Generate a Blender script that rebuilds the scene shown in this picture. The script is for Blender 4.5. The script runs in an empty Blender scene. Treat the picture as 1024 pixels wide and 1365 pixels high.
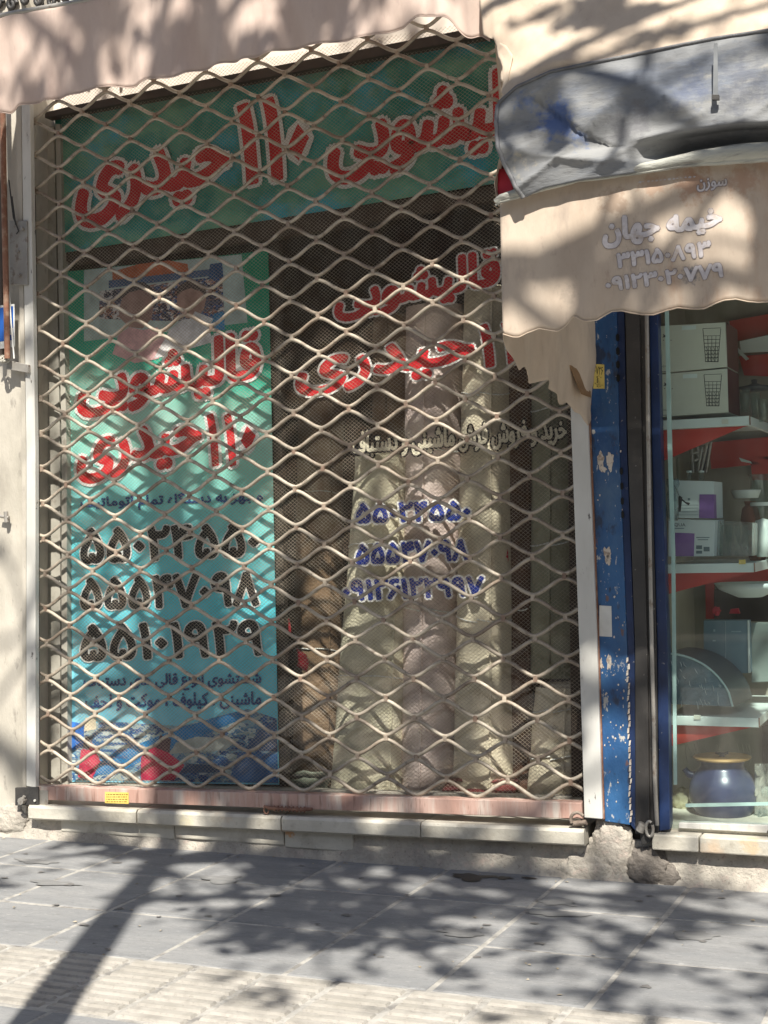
import bpy, bmesh, math, random
from mathutils import Vector, noise
from mathutils.geometry import tessellate_polygon
from math import sin, cos, pi, radians
random.seed(7)
scene = bpy.context.scene
# ---------------------------------------------------------------- camera, sky, sun, exposure
FPX, YAW, PITCH, ROLL = 1909.6, -0.40763, 0.01391, -0.02704
CAM = Vector((3.6580, -5.1021, 1.4060))
_f = Vector((sin(YAW)*cos(PITCH), cos(YAW)*cos(PITCH), sin(PITCH)))
_r = Vector((cos(YAW), -sin(YAW), 0)); _u = _r.cross(_f)
RV = _r*cos(ROLL) + _u*sin(ROLL); UV = -_r*sin(ROLL) + _u*cos(ROLL); FV = _f
cam = bpy.data.cameras.new('camera'); camo = bpy.data.objects.new('camera', cam)
scene.collection.objects.link(camo); scene.camera = camo
cam.sensor_fit = 'VERTICAL'; cam.sensor_height = 36; cam.lens = 36*FPX/1365
cam.clip_start = .05; cam.clip_end = 2000
from mathutils import Matrix
m3 = Matrix((RV, UV, -FV)).transposed()
camo.matrix_world = Matrix.Translation(CAM) @ m3.to_4x4()

SUN_DIR = Vector((-.385, 1, -1.36)).normalized()
w = bpy.data.worlds.new('World'); scene.world = w; w.use_nodes = True
nt = w.node_tree; nt.nodes.clear()
sky = nt.nodes.new('ShaderNodeTexSky'); sky.sky_type = 'NISHITA'; sky.sun_disc = False
sky.sun_elevation = math.asin(-SUN_DIR.z); sky.sun_rotation = math.atan2(-SUN_DIR.x, -SUN_DIR.y)
sky.air_density = 1.0; sky.dust_density = 1.5
bg = nt.nodes.new('ShaderNodeBackground'); bg.inputs[1].default_value = .066
wo = nt.nodes.new('ShaderNodeOutputWorld')
nt.links.new(sky.outputs[0], bg.inputs[0]); nt.links.new(bg.outputs[0], wo.inputs[0])
sl = bpy.data.lights.new('sun', 'SUN'); slo = bpy.data.objects.new('sun', sl); scene.collection.objects.link(slo)
sl.energy = 5.0; sl.angle = radians(.7); sl.color = (1, .95, .86)
slo.rotation_euler = SUN_DIR.to_track_quat('-Z', 'Y').to_euler(); slo.location = (6, -12, 14)
scene.view_settings.view_transform = 'Standard'; scene.view_settings.look = 'None'
scene.view_settings.exposure = 0.86; scene.view_settings.gamma = 1; scene.view_settings.use_curve_mapping = False
scene.cycles.max_bounces = 8; scene.cycles.transparent_max_bounces = 16
scene.cycles.diffuse_bounces = 4

# ---------------------------------------------------------------- helpers
def ray(x, y): return RV*((x-512)/FPX) - UV*((y-682.5)/FPX) + FV
def PY(x, y, Y):
    v = ray(x, y); return CAM + v*((Y-CAM.y)/v.y)
def PZ(x, y, Z=0.0):
    v = ray(x, y); return CAM + v*((Z-CAM.z)/v.z)
def PX(x, y, X):
    v = ray(x, y); return CAM + v*((X-CAM.x)/v.x)
COL = scene.collection
def tag(o, label=None, cat=None, group=None, kind=None):
    if label: o['label'] = label
    if cat: o['category'] = cat
    if group: o['group'] = group
    if kind: o['kind'] = kind
    return o
def empty(name, loc, label=None, cat=None, group=None, kind=None):
    o = bpy.data.objects.new(name, None); COL.objects.link(o); o.location = loc; o.empty_display_size = .1
    return tag(o, label, cat, group, kind)
class MB:
    def __init__(s): s.v = []; s.f = []; s.sm = []
    def add(s, vs, fs, smooth=False):
        n = len(s.v); s.v += [tuple(p) for p in vs]
        for f in fs: s.f.append(tuple(i+n for i in f)); s.sm.append(smooth)
        return s
    def box(s, a, b):
        (x0, y0, z0), (x1, y1, z1) = a, b
        return s.add([(x0,y0,z0),(x1,y0,z0),(x1,y1,z0),(x0,y1,z0),(x0,y0,z1),(x1,y0,z1),(x1,y1,z1),(x0,y1,z1)],
              [(0,1,5,4),(1,2,6,5),(2,3,7,6),(3,0,4,7),(4,5,6,7),(3,2,1,0)])
    def prism(s, pts, d):          # pts: front outline (list of Vector), d: extrusion Vector
        n = len(pts); d = Vector(d)
        vs = [Vector(p) for p in pts] + [Vector(p)+d for p in pts]
        fs = [tuple(range(n)), tuple(range(2*n-1, n-1, -1))] + [(i, i+n, (i+1) % n + n, (i+1) % n) for i in range(n)]
        return s.add(vs, fs)
    def tube(s, pts, r, n=8, caps=True, smooth=True):
        pts = [Vector(p) for p in pts]; k = len(pts)
        rs = r if isinstance(r, (list, tuple)) else [r]*k
        vs = []; up = Vector((0, 1, 0.03))
        for i, p in enumerate(pts):
            t = (pts[min(i+1, k-1)]-pts[max(i-1, 0)]).normalized()
            a = t.cross(up)
            if a.length < .15: a = t.cross(Vector((1, 0, .1)))
            a.normalize(); b = t.cross(a).normalized()
            for j in range(n):
                q = 2*pi*j/n; vs.append(p + a*(rs[i]*cos(q)) + b*(rs[i]*sin(q)))
        fs = [(i*n+j, i*n+(j+1) % n, (i+1)*n+(j+1) % n, (i+1)*n+j) for i in range(k-1) for j in range(n)]
        s.add(vs, fs, smooth)
        if caps: s.add(vs[:n], [tuple(range(n))]); s.add(vs[-n:], [tuple(range(n-1, -1, -1))])
        return s
    def lathe(s, prof, c, n=32, smooth=True):
        vs = []; k = len(prof)
        for (r, z) in prof:
            for j in range(n):
                q = 2*pi*j/n; vs.append((c[0]+r*cos(q), c[1]+r*sin(q), c[2]+z))
        fs = [(i*n+j, i*n+(j+1) % n, (i+1)*n+(j+1) % n, (i+1)*n+j) for i in range(k-1) for j in range(n)]
        return s.add(vs, fs, smooth)
    def grid(s, rows, smooth=True):
        nu = len(rows[0]); vs = [p for r in rows for p in r]
        fs = [(i*nu+j, i*nu+j+1, (i+1)*nu+j+1, (i+1)*nu+j) for i in range(len(rows)-1) for j in range(nu-1)]
        return s.add(vs, fs, smooth)
    def mesh(s, name):
        me = bpy.data.meshes.new(name); me.from_pydata(s.v, [], s.f)
        me.polygons.foreach_set('use_smooth', s.sm); me.update(); return me
    def build(s, name, mat, parent=None, bevel=0, solid=0, loc=None):
        o = bpy.data.objects.new(name, s.mesh(name)); COL.objects.link(o)
        if mat: o.data.materials.append(mat)
        if parent:
            o.parent = parent; o.matrix_parent_inverse = Matrix.Translation(-parent.location)
        if solid:
            md = o.modifiers.new('thickness', 'SOLIDIFY'); md.thickness = solid; md.offset = 0
        if bevel:
            md = o.modifiers.new('bevel', 'BEVEL'); md.width = bevel; md.segments = 2; md.limit_method = 'ANGLE'
            md.angle_limit = radians(50)
        return o
def pq(x0, y0, x1, y1, Y):      # axis aligned pixel rectangle -> wall quad
    return [PY(x0, y1, Y), PY(x1, y1, Y), PY(x1, y0, Y), PY(x0, y0, Y)]
def pp(l, Y): return [PY(x, y, Y) for x, y in l]

# ---- materials
def M(name, c1, c2=None, scale=6, rough=.7, bump=0, bscale=60, metal=0, stains=(), detail=6, stretch=(1,1,1), spec=.5, trans=0, coat=0, spots=()):
    m = bpy.data.materials.new(name); m.use_nodes = True; t = m.node_tree; N = t.nodes; L = t.links
    b = N['Principled BSDF']; b.inputs['Roughness'].default_value = rough; b.inputs['Metallic'].default_value = metal
    b.inputs['Specular IOR Level'].default_value = spec
    b.inputs['Coat Weight'].default_value = coat
    geo = N.new('ShaderNodeNewGeometry'); mp = N.new('ShaderNodeMapping'); mp.inputs['Scale'].default_value = stretch
    oi = N.new('ShaderNodeObjectInfo'); 
    off = N.new('ShaderNodeVectorMath'); off.operation = 'ADD'
    L.new(geo.outputs['Position'], off.inputs[0])
    mu = N.new('ShaderNodeMath'); mu.operation = 'MULTIPLY'; mu.inputs[1].default_value = 7.3
    L.new(oi.outputs['Random'], mu.inputs[0]); L.new(mu.outputs[0], off.inputs[1])
    L.new(off.outputs[0], mp.inputs['Vector'])
    def nz(sc, d=detail, ro=.6):
        n = N.new('ShaderNodeTexNoise'); n.inputs['Scale'].default_value = sc; n.inputs['Detail'].default_value = d
        n.inputs['Roughness'].default_value = ro; L.new(mp.outputs[0], n.inputs['Vector']); return n
    c2 = c2 or tuple(min(1, v*1.25) for v in c1)
    n = nz(scale); cr = N.new('ShaderNodeValToRGB')
    cr.color_ramp.elements[0].position = .33; cr.color_ramp.elements[1].position = .67
    cr.color_ramp.elements[0].color = (*c1, 1); cr.color_ramp.elements[1].color = (*c2, 1)
    L.new(n.outputs[0], cr.inputs[0]); col = cr.outputs[0]
    for (sc, lo, hi, c, amt) in stains:
        s_ = nz(sc, 8, .65); r = N.new('ShaderNodeMapRange'); r.inputs[1].default_value = lo; r.inputs[2].default_value = hi
        r.inputs[4].default_value = amt; L.new(s_.outputs[0], r.inputs[0])
        mx = N.new('ShaderNodeMix'); mx.data_type = 'RGBA'; L.new(r.outputs[0], mx.inputs[0])
        L.new(col, mx.inputs[6]); mx.inputs[7].default_value = (*c, 1); col = mx.outputs[2]
    for (cx_, rad, c, amt) in spots:
        vd_ = N.new('ShaderNodeVectorMath'); vd_.operation = 'DISTANCE'; L.new(geo.outputs['Position'], vd_.inputs[0]); vd_.inputs[1].default_value = tuple(cx_)
        s_ = N.new('ShaderNodeTexNoise'); s_.inputs['Scale'].default_value = 2.2/rad; s_.inputs['Detail'].default_value = 8; s_.inputs['Roughness'].default_value = .65
        L.new(geo.outputs['Position'], s_.inputs['Vector'])
        a_ = N.new('ShaderNodeMath'); a_.operation = 'MULTIPLY_ADD'; a_.inputs[1].default_value = rad*2.6; L.new(s_.outputs[0], a_.inputs[0]); L.new(vd_.outputs['Value'], a_.inputs[2])
        r = N.new('ShaderNodeMapRange'); r.inputs[1].default_value = rad*1.75; r.inputs[2].default_value = rad*2.25; r.inputs[3].default_value = amt; r.inputs[4].default_value = 0
        L.new(a_.outputs[0], r.inputs[0])
        mx = N.new('ShaderNodeMix'); mx.data_type = 'RGBA'; L.new(r.outputs[0], mx.inputs[0]); L.new(col, mx.inputs[6]); mx.inputs[7].default_value = (*c, 1); col = mx.outputs[2]
    L.new(col, b.inputs['Base Color'])
    if bump:
        bn = nz(bscale, 5); bp = N.new('ShaderNodeBump'); bp.inputs['Strength'].default_value = bump
        bp.inputs['Distance'].default_value = .01; L.new(bn.outputs[0], bp.inputs['Height']); L.new(bp.outputs[0], b.inputs['Normal'])
    if trans:
        out = N['Material Output']; tr = N.new('ShaderNodeBsdfTranslucent'); ms = N.new('ShaderNodeMixShader')
        ms.inputs[0].default_value = trans; L.new(col, tr.inputs[0]); L.new(b.outputs[0], ms.inputs[1]); L.new(tr.outputs[0], ms.inputs[2])
        L.new(ms.outputs[0], out.inputs[0])
    return m
def glass_mat(name, tint=(.93,.97,.95), dust=.06, dscale=3):
    m = bpy.data.materials.new(name); m.use_nodes = True; t = m.node_tree; N = t.nodes; L = t.links; N.clear()
    out = N.new('ShaderNodeOutputMaterial'); tr = N.new('ShaderNodeBsdfTransparent'); tr.inputs[0].default_value = (*tint, 1)
    gl = N.new('ShaderNodeBsdfGlossy'); gl.inputs['Roughness'].default_value = .02
    g2 = N.new('ShaderNodeNewGeometry'); dt = N.new('ShaderNodeVectorMath'); dt.operation = 'DOT_PRODUCT'
    L.new(g2.outputs['Incoming'], dt.inputs[0]); L.new(g2.outputs['Normal'], dt.inputs[1])
    def mth(op, a, b=None):
        q = N.new('ShaderNodeMath'); q.operation = op
        if hasattr(a, 'links'): L.new(a, q.inputs[0])
        else: q.inputs[0].default_value = a
        if b is not None:
            if hasattr(b, 'links'): L.new(b, q.inputs[1])
            else: q.inputs[1].default_value = b
        return q.outputs[0]
    fres = mth('ADD', mth('MULTIPLY', mth('POWER', mth('SUBTRACT', 1.0, mth('ABSOLUTE', dt.outputs['Value'])), 5.0), .92), .06)
    m1 = N.new('ShaderNodeMixShader'); L.new(fres, m1.inputs[0]); L.new(tr.outputs[0], m1.inputs[1]); L.new(gl.outputs[0], m1.inputs[2])
    df = N.new('ShaderNodeBsdfDiffuse'); df.inputs[0].default_value = (.62,.58,.5,1)
    geo = N.new('ShaderNodeNewGeometry'); mp = N.new('ShaderNodeMapping'); mp.inputs['Scale'].default_value = (3, 3, .8)
    ns = N.new('ShaderNodeTexNoise'); ns.inputs['Scale'].default_value = dscale; ns.inputs['Detail'].default_value = 8
    L.new(geo.outputs['Position'], mp.inputs[0]); L.new(mp.outputs[0], ns.inputs['Vector'])
    r = N.new('ShaderNodeMapRange'); r.inputs[1].default_value = .35; r.inputs[2].default_value = .8; r.inputs[3].default_value = dust*.25; r.inputs[4].default_value = dust*2.5
    L.new(ns.outputs[0], r.inputs[0])
    m2 = N.new('ShaderNodeMixShader'); L.new(r.outputs[0], m2.inputs[0]); L.new(m1.outputs[0], m2.inputs[1]); L.new(df.outputs[0], m2.inputs[2])
    L.new(m2.outputs[0], out.inputs[0]); return m
def flat(name, c, rough=.5, var=.12, spec=.4):
    return M(name, tuple(v*(1-var) for v in c), tuple(min(1, v*(1+var)) for v in c), 9, rough, spec=spec)
mt = {}
mt['slab'] = M('concrete_slab', (.235,.24,.245), (.315,.313,.308), 2.2, .85, .6, 220, stretch=(1,3.5,1), stains=((5,.52,.72,(.17,.17,.17),.55),(38,.56,.70,(.14,.14,.14),.6),(26,.58,.72,(.46,.45,.43),.65),(90,.6,.66,(.11,.11,.11),.5)))
mt['slabstain'] = M('slab_stain', (.17,.17,.168), (.235,.232,.225), 12, .8, .3, 200, stretch=(1,3,1))
mt['tactile'] = M('tactile_tile', (.30,.28,.245), (.40,.375,.335), 7, .85, .4, 220, stains=((12,.5,.68,(.21,.195,.175),.6),(60,.57,.68,(.16,.145,.125),.5)))
mt['mortar'] = M('mortar', (.34,.325,.295), (.48,.46,.42), 22, .9, .6, 220, stains=((9,.48,.62,(.17,.16,.15),.85),))
mt['cement'] = M('cement', (.33,.30,.26), (.50,.46,.39), 9, .9, 1.0, 45, stains=((6,.5,.7,(.24,.21,.18),.6),(22,.55,.68,(.54,.42,.36),.55),(70,.58,.66,(.18,.16,.14),.6)))
mt['marble'] = M('sill_marble', (.46,.43,.36), (.60,.57,.49), 5, .45, .25, 60, spots=((PY(385,1108,.47),.035,(.55,.27,.10),.8),(PY(250,1095,.45),.05,(.62,.55,.36),.6),(PY(1000,1125,.45),.05,(.58,.42,.25),.6)), stains=((9,.52,.68,(.30,.26,.20),.55),(4,.6,.72,(.50,.32,.18),.5),(45,.6,.7,(.2,.18,.15),.5)))
mt['jamb'] = M('jamb_stone', (.40,.37,.31), (.54,.50,.43), 4, .6, .3, 50, stretch=(1,1,.4), stains=((6,.52,.72,(.24,.21,.18),.6),(30,.6,.7,(.18,.16,.14),.5)))
mt['guide'] = M('painted_guide', (.50,.49,.45), (.62,.61,.57), 5, .42, .12, 40, stretch=(1,1,.35), stains=((28,.64,.67,(.07,.06,.055),.9),(7,.56,.7,(.34,.31,.27),.6)))
mt['rod'] = M('grille_rod', (.35,.30,.235), (.50,.44,.35), 7, .42, .3, 90, stains=((5,.46,.60,(.19,.14,.10),.75),(24,.56,.68,(.10,.065,.045),.75),(60,.6,.7,(.55,.49,.40),.5)))
mt['clip'] = M('grille_clip', (.36,.305,.24), (.50,.43,.34), 12, .5, .25, 90, stains=((9,.42,.58,(.19,.11,.075),.8),(40,.5,.65,(.09,.06,.045),.6)))
mt['rail'] = M('rusty_rail', (.42,.25,.20), (.55,.38,.32), 3, .55, .25, 90, stretch=(2.2,2,.22), stains=((7,.48,.66,(.58,.53,.47),.85),(18,.55,.66,(.22,.12,.09),.75),(50,.6,.7,(.16,.08,.05),.6)))
mt['mesh'] = M('mesh_wire', (.40,.34,.26), (.52,.45,.35), 8, .5, stains=((12,.45,.6,(.26,.18,.12),.8),))
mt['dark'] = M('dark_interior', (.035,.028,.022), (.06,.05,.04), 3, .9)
mt['dark2'] = M('dark_beam', (.05,.038,.03), (.085,.065,.05), 5, .7, .2, 40)
mt['frame'] = M('window_frame_metal', (.34,.32,.27), (.44,.42,.36), 6, .5, .1, 40, stains=((16,.55,.68,(.18,.15,.12),.6),))
mt['soffit'] = M('pale_lintel', (.62,.54,.46), (.74,.66,.57), 6, .8)
mt['sign'] = M('sign_vinyl', (.015,.19,.13), (.03,.33,.31), 1.6, .45, .25, 9, stretch=(1,1,1.4), stains=((2.0,.46,.60,(.17,.42,.28),.85),(2.6,.53,.64,(.03,.38,.50),.9),(7,.56,.7,(.30,.42,.34),.5),(30,.62,.7,(.10,.16,.13),.5)))
mt['red'] = M('red_letter', (.48,.012,.018), (.62,.025,.035), 8, .45)
mt['white'] = M('white_outline', (.66,.66,.62), (.8,.8,.76), 12, .5, stains=((25,.55,.7,(.45,.44,.4),.5),))
mt['blacklet'] = flat('black_letter', (.018,.018,.02), .4)
mt['cream'] = M('cream_letter', (.60,.56,.42), (.72,.68,.52), 12, .5)
mt['blueink'] = flat('blue_letter', (.02,.045,.26), .4)
mt['navyink'] = flat('navy_letter', (.03,.08,.22), .4)
mt['silver'] = M('silver_letter', (.46,.43,.45), (.66,.62,.62), 20, .5, stains=((30,.5,.65,(.42,.34,.27),.7),))
mt['silveredge'] = M('letter_edge', (.24,.20,.20), (.32,.27,.26), 20, .7)
mt['awnL'] = M('awning_fabric_pink', (.55,.425,.36), (.66,.53,.455), 4, .85, .25, 14, stretch=(1.5,1.5,.5), trans=.12, stains=((3,.5,.7,(.50,.36,.31),.5),(24,.6,.72,(.42,.31,.27),.35)))
mt['awnR'] = M('awning_fabric_tan', (.50,.40,.305), (.63,.52,.405), 4, .8, .25, 14, stretch=(1.5,1.5,.6), trans=.10, stains=((2.2,.52,.72,(.40,.29,.22),.6),(20,.6,.72,(.34,.24,.19),.4)))
mt['band'] = M('worn_grey_tarp', (.175,.185,.20), (.29,.29,.285), 2.2, .85, .3, 50, spec=.12, stretch=(.5,.8,1.6), stains=((4.2,.50,.62,(.15,.17,.21),.75),(2.6,.56,.66,(.50,.46,.37),.7),(16,.56,.70,(.15,.15,.155),.6),(70,.6,.68,(.12,.12,.13),.5)),
   spots=((PY(740,165,-.4),.09,(.07,.13,.32),.75),(PY(700,140,-.4),.05,(.12,.17,.30),.7),(PY(775,196,-.4),.06,(.10,.15,.29),.7),(PY(925,130,-.4),.10,(.12,.14,.20),.7),(PY(700,225,-.4),.08,(.46,.41,.31),.7),(PY(1000,120,-.4),.12,(.13,.14,.17),.7),(PY(840,170,-.4),.10,(.15,.15,.16),.7)))
mt['roll'] = M('rolled_tarp_edge', (.34,.34,.30), (.52,.52,.46), 5, .6, .6, 40, stretch=(.6,1,3), stains=((8,.5,.62,(.14,.13,.12),.75),))
mt['pipe'] = M('dark_piping', (.10,.10,.11), (.2,.2,.2), 12, .6, .4, 80)
mt['bluepaint'] = M('chipped_blue_paint', (.014,.058,.165), (.032,.115,.265), 5, .45, .5, 40, stretch=(1,1,.5), stains=((3.5,.52,.68,(.09,.15,.22),.6),(9,.55,.60,(.025,.03,.05),.8),(20,.61,.64,(.50,.48,.43),.9),(60,.645,.68,(.50,.49,.47),.85),(35,.64,.67,(.16,.08,.05),.8)))
mt['blackpost'] = M('black_metal_post', (.035,.033,.032), (.065,.06,.055), 5, .45, .15, 30, stains=((50,.66,.69,(.35,.33,.3),.7),(5,.55,.7,(.11,.10,.085),.6)))
mt['navy'] = M('navy_frame', (.010,.022,.065), (.018,.04,.12), 6, .35, .15, 30, stains=((40,.66,.69,(.35,.33,.3),.7),))
mt['rustpole'] = M('rusty_pole', (.17,.075,.045), (.27,.13,.08), 6, .75, .4, 60, stains=((20,.5,.62,(.35,.24,.17),.6),))
mt['steel'] = M('dull_steel', (.30,.28,.25), (.42,.40,.36), 9, .45, .2, 60, metal=.4, stains=((18,.55,.66,(.14,.09,.06),.7),))
mt['blackmetal'] = M('black_bracket', (.03,.03,.03), (.06,.055,.05), 14, .55, .3, 70)
mt['shelf'] = M('shelf_white', (.66,.74,.70), (.74,.80,.77), 4, .35)
mt['redcloth'] = M('shelf_red', (.50,.035,.022), (.58,.05,.03), 3, .6)
mt['panel'] = M('display_back', (.30,.28,.22), (.40,.38,.31), 3, .8, stretch=(3,1,.6))
mt['box'] = M('cardboard_white', (.60,.60,.50), (.68,.68,.58), 3, .7)
mt['box2'] = M('cardboard_bluish', (.60,.67,.66), (.68,.74,.73), 3, .6)
mt['purple'] = flat('purple_print', (.24,.12,.36), .5)
mt['ink'] = flat('grey_print', (.05,.055,.06), .6)
mt['brownside'] = flat('brown_carton_side', (.12,.045,.04), .6)
mt['greybox'] = M('grey_blue_carton', (.16,.24,.29), (.20,.29,.34), 3, .5)
mt['darkgrey'] = M('grey_plastic', (.06,.07,.075), (.10,.11,.12), 5, .4)
mt['pot'] = M('blue_enamel', (.02,.028,.085), (.05,.062,.13), 5, .3, coat=.25, stains=((6,.5,.7,(.10,.12,.16),.6),))
mt['lid'] = M('wooden_lid', (.42,.24,.09), (.55,.34,.15), 10, .5, stretch=(1,6,1))
mt['clay'] = flat('terracotta', (.22,.07,.03), .7)
mt['clear'] = glass_mat('clear_glass', (.86,.93,.91), .05)
mt['film'] = glass_mat('crinkled_film', (.72,.80,.82), .28, 9)
mt['glass'] = glass_mat('window_glass', (.95,.97,.96), .006)
mt['glass2'] = glass_mat('display_glass', (.86,.95,.93), .045)
mt['edge'] = M('glass_edge_green', (.50,.66,.63), (.62,.76,.73), 6, .25)
mt['yellow'] = M('yellow_sticker', (.62,.46,.09), (.72,.56,.16), 14, .6)
mt['bark'] = M('bark', (.10,.075,.055), (.2,.16,.12), 12, .9, .8, 30, stretch=(1,1,.3))
mt['leaf'] = M('leaf', (.035,.075,.02), (.07,.12,.035), 2, .55, trans=.3)
mt['stain'] = M('oil_stain', (.045,.038,.032), (.075,.065,.055), 14, .5)
mt['darkcement'] = M('damp_cement', (.12,.105,.09), (.2,.175,.15), 10, .75, .9, 60)
mt['asphalt'] = M('asphalt', (.045,.045,.047), (.06,.06,.062), 8, .9, .4, 150)
mt['ground'] = M('earth', (.16,.14,.12), (.2,.18,.15), 2, .95)
mt['wallstone'] = M('facade_stone', (.45,.42,.36), (.56,.53,.46), 3, .7, .3, 40)
mt['strapm'] = M('strap', (.16,.17,.18), (.25,.26,.27), 9, .5)
mt['crimson'] = M('crimson_cloth', (.42,.015,.03), (.55,.03,.05), 9, .7)

# poster: gradient by height (print colour)
def poster_mat():
    m = M('poster_print', (.02,.3,.2), (.05,.4,.3), 5, .45)
    t = m.node_tree; N = t.nodes; L = t.links; b = N['Principled BSDF']
    g = N.new('ShaderNodeNewGeometry'); s = N.new('ShaderNodeSeparateXYZ'); L.new(g.outputs['Position'], s.inputs[0])
    r = N.new('ShaderNodeMapRange'); r.inputs[1].default_value = .35; r.inputs[2].default_value = 2.7
    L.new(s.outputs['Z'], r.inputs[0])
    ad = N.new('ShaderNodeMath'); ad.operation = 'MULTIPLY_ADD'; ad.inputs[1].default_value = .10
    L.new(s.outputs['X'], ad.inputs[0]); L.new(r.outputs[0], ad.inputs[2])
    cr = N.new('ShaderNodeValToRGB'); e = cr.color_ramp.elements
    e[0].position = 0; e[0].color = (.22,.55,.68,1); e[1].position = 1; e[1].color = (.01,.26,.14,1)
    for p, c in ((.36,(.12,.62,.70,1)), (.50,(.22,.66,.64,1)), (.62,(.28,.66,.54,1)), (.70,(.36,.66,.56,1)), (.80,(.03,.42,.28,1))):
        q = e.new(p); q.color = c
    L.new(ad.outputs[0], cr.inputs[0]); L.new(cr.outputs[0], b.inputs['Base Color']); return m
mt['poster'] = poster_mat()

# burlap-like carpet backing
def carpet(name, c1, c2):
    m = M(name, c1, c2, 5, .95, stains=((3,.5,.65,tuple(v*.65 for v in c1),.6),))
    t = m.node_tree; N = t.nodes; L = t.links; b = N['Principled BSDF']
    g = N.new('ShaderNodeNewGeometry'); v = N.new('ShaderNodeTexVoronoi'); v.inputs['Scale'].default_value = 75
    L.new(g.outputs['Position'], v.inputs['Vector'])
    bp = N.new('ShaderNodeBump'); bp.inputs['Strength'].default_value = .5; bp.inputs['Distance'].default_value = .006
    L.new(v.outputs[0], bp.inputs['Height']); L.new(bp.outputs[0], b.inputs['Normal']); return m

# ---- text
FORMS = {'ا':(0xFE8D,0),'آ':(0xFE81,0),'ب':(0xFE8F,1),'پ':(0xFB56,1),'ت':(0xFE95,1),'ث':(0xFE99,1),'ج':(0xFE9D,1),'چ':(0xFB7A,1),
 'ح':(0xFEA1,1),'خ':(0xFEA5,1),'د':(0xFEA9,0),'ذ':(0xFEAB,0),'ر':(0xFEAD,0),'ز':(0xFEAF,0),'ژ':(0xFB8A,0),'س':(0xFEB1,1),
 'ش':(0xFEB5,1),'ص':(0xFEB9,1),'ض':(0xFEBD,1),'ط':(0xFEC1,1),'ظ':(0xFEC5,1),'ع':(0xFEC9,1),'غ':(0xFECD,1),'ف':(0xFED1,1),
 'ق':(0xFED5,1),'ک':(0xFB8E,1),'گ':(0xFB92,1),'ل':(0xFEDD,1),'م':(0xFEE1,1),'ن':(0xFEE5,1),'و':(0xFEED,0),'ه':(0xFEE9,1),'ی':(0xFBFC,1)}
def shape(s):
    out = []
    for i, c in enumerate(s):
        if c not in FORMS: out.append(c); continue
        b, dual = FORMS[c]
        prev = i > 0 and s[i-1] in FORMS and FORMS[s[i-1]][1]
        nxt = i+1 < len(s) and s[i+1] in FORMS and dual
        k = 3 if (prev and nxt) else 1 if prev else 2 if nxt else 0
        out.append(chr(b+k))
    # reverse, keep digit runs in order
    res = []; run = []
    for c in reversed(out):
        if c.isdigit(): run.insert(0, c)
        else: res += run; run = []; res.append(c)
    return ''.join(res+run)
_cu = bpy.data.curves.new('txt', 'FONT'); _to = bpy.data.objects.new('txt', _cu); COL.objects.link(_to)
_cu.resolution_u = 3; _cu.fill_mode = 'NONE'
_cache = {}
def glyphs(s, rtl=True):
    k = (s, rtl)
    if k in _cache: return _cache[k]
    _cu.body = shape(s) if rtl else s
    bpy.context.view_layer.update()
    dg = bpy.context.evaluated_depsgraph_get(); ob = _to.evaluated_get(dg); me = ob.to_mesh()
    co = [(v.co.x, v.co.y) for v in me.vertices]; nb_ = {}
    for e in me.edges:
        p_, q_ = e.vertices; nb_.setdefault(p_, []).append(q_); nb_.setdefault(q_, []).append(p_)
    ob.to_mesh_clear(); seen = set(); loops = []
    for st_ in range(len(co)):                # split the outlines into closed loops (vertex order keeps the winding)
        if st_ in seen or st_ not in nb_: continue
        lp = [st_]; seen.add(st_); cur = st_
        nx = [q for q in nb_[cur] if q == cur+1] or nb_[cur]
        cur = nx[0]
        while cur not in seen:
            lp.append(cur); seen.add(cur); nx = [q for q in nb_[cur] if q not in seen]
            if not nx: break
            cur = nx[0]
        if len(lp) > 2: loops.append([co[i] for i in lp])
    def area(l): return sum(l[i-1][0]*l[i][1]-l[i][0]*l[i-1][1] for i in range(len(l)))/2
    def inside(pt, l):
        r = False
        for i in range(len(l)):
            (xa_, ya_), (xb_, yb_) = l[i-1], l[i]
            if (ya_ > pt[1]) != (yb_ > pt[1]) and pt[0] < (xb_-xa_)*(pt[1]-ya_)/(yb_-ya_)+xa_: r = not r
        return r
    sg_ = 1 if area(max(loops, key=lambda l: abs(area(l)))) > 0 else -1
    outer = [l for l in loops if area(l)*sg_ > 0]; holes = [l for l in loops if area(l)*sg_ <= 0]
    vs = []; fs = []
    for n_, l in enumerate(outer):
        hs = [h for h in holes if inside(h[0], l) and inside(h[len(h)//2], l)]
        allp = [p_ for q in [l]+hs for p_ in q]
        tri = tessellate_polygon([[Vector((x, y, 0)) for x, y in q] for q in [l]+hs])
        n0 = len(vs); vs += [(x, y, n_ % 4) for x, y in allp]; fs += [tuple(i+n0 for i in t) for t in tri]
    x0 = min(v[0] for v in vs); x1 = max(v[0] for v in vs); y0 = min(v[1] for v in vs); y1 = max(v[1] for v in vs)
    _cache[k] = (vs, fs, x0, x1, y0, y1); return _cache[k]
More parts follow.
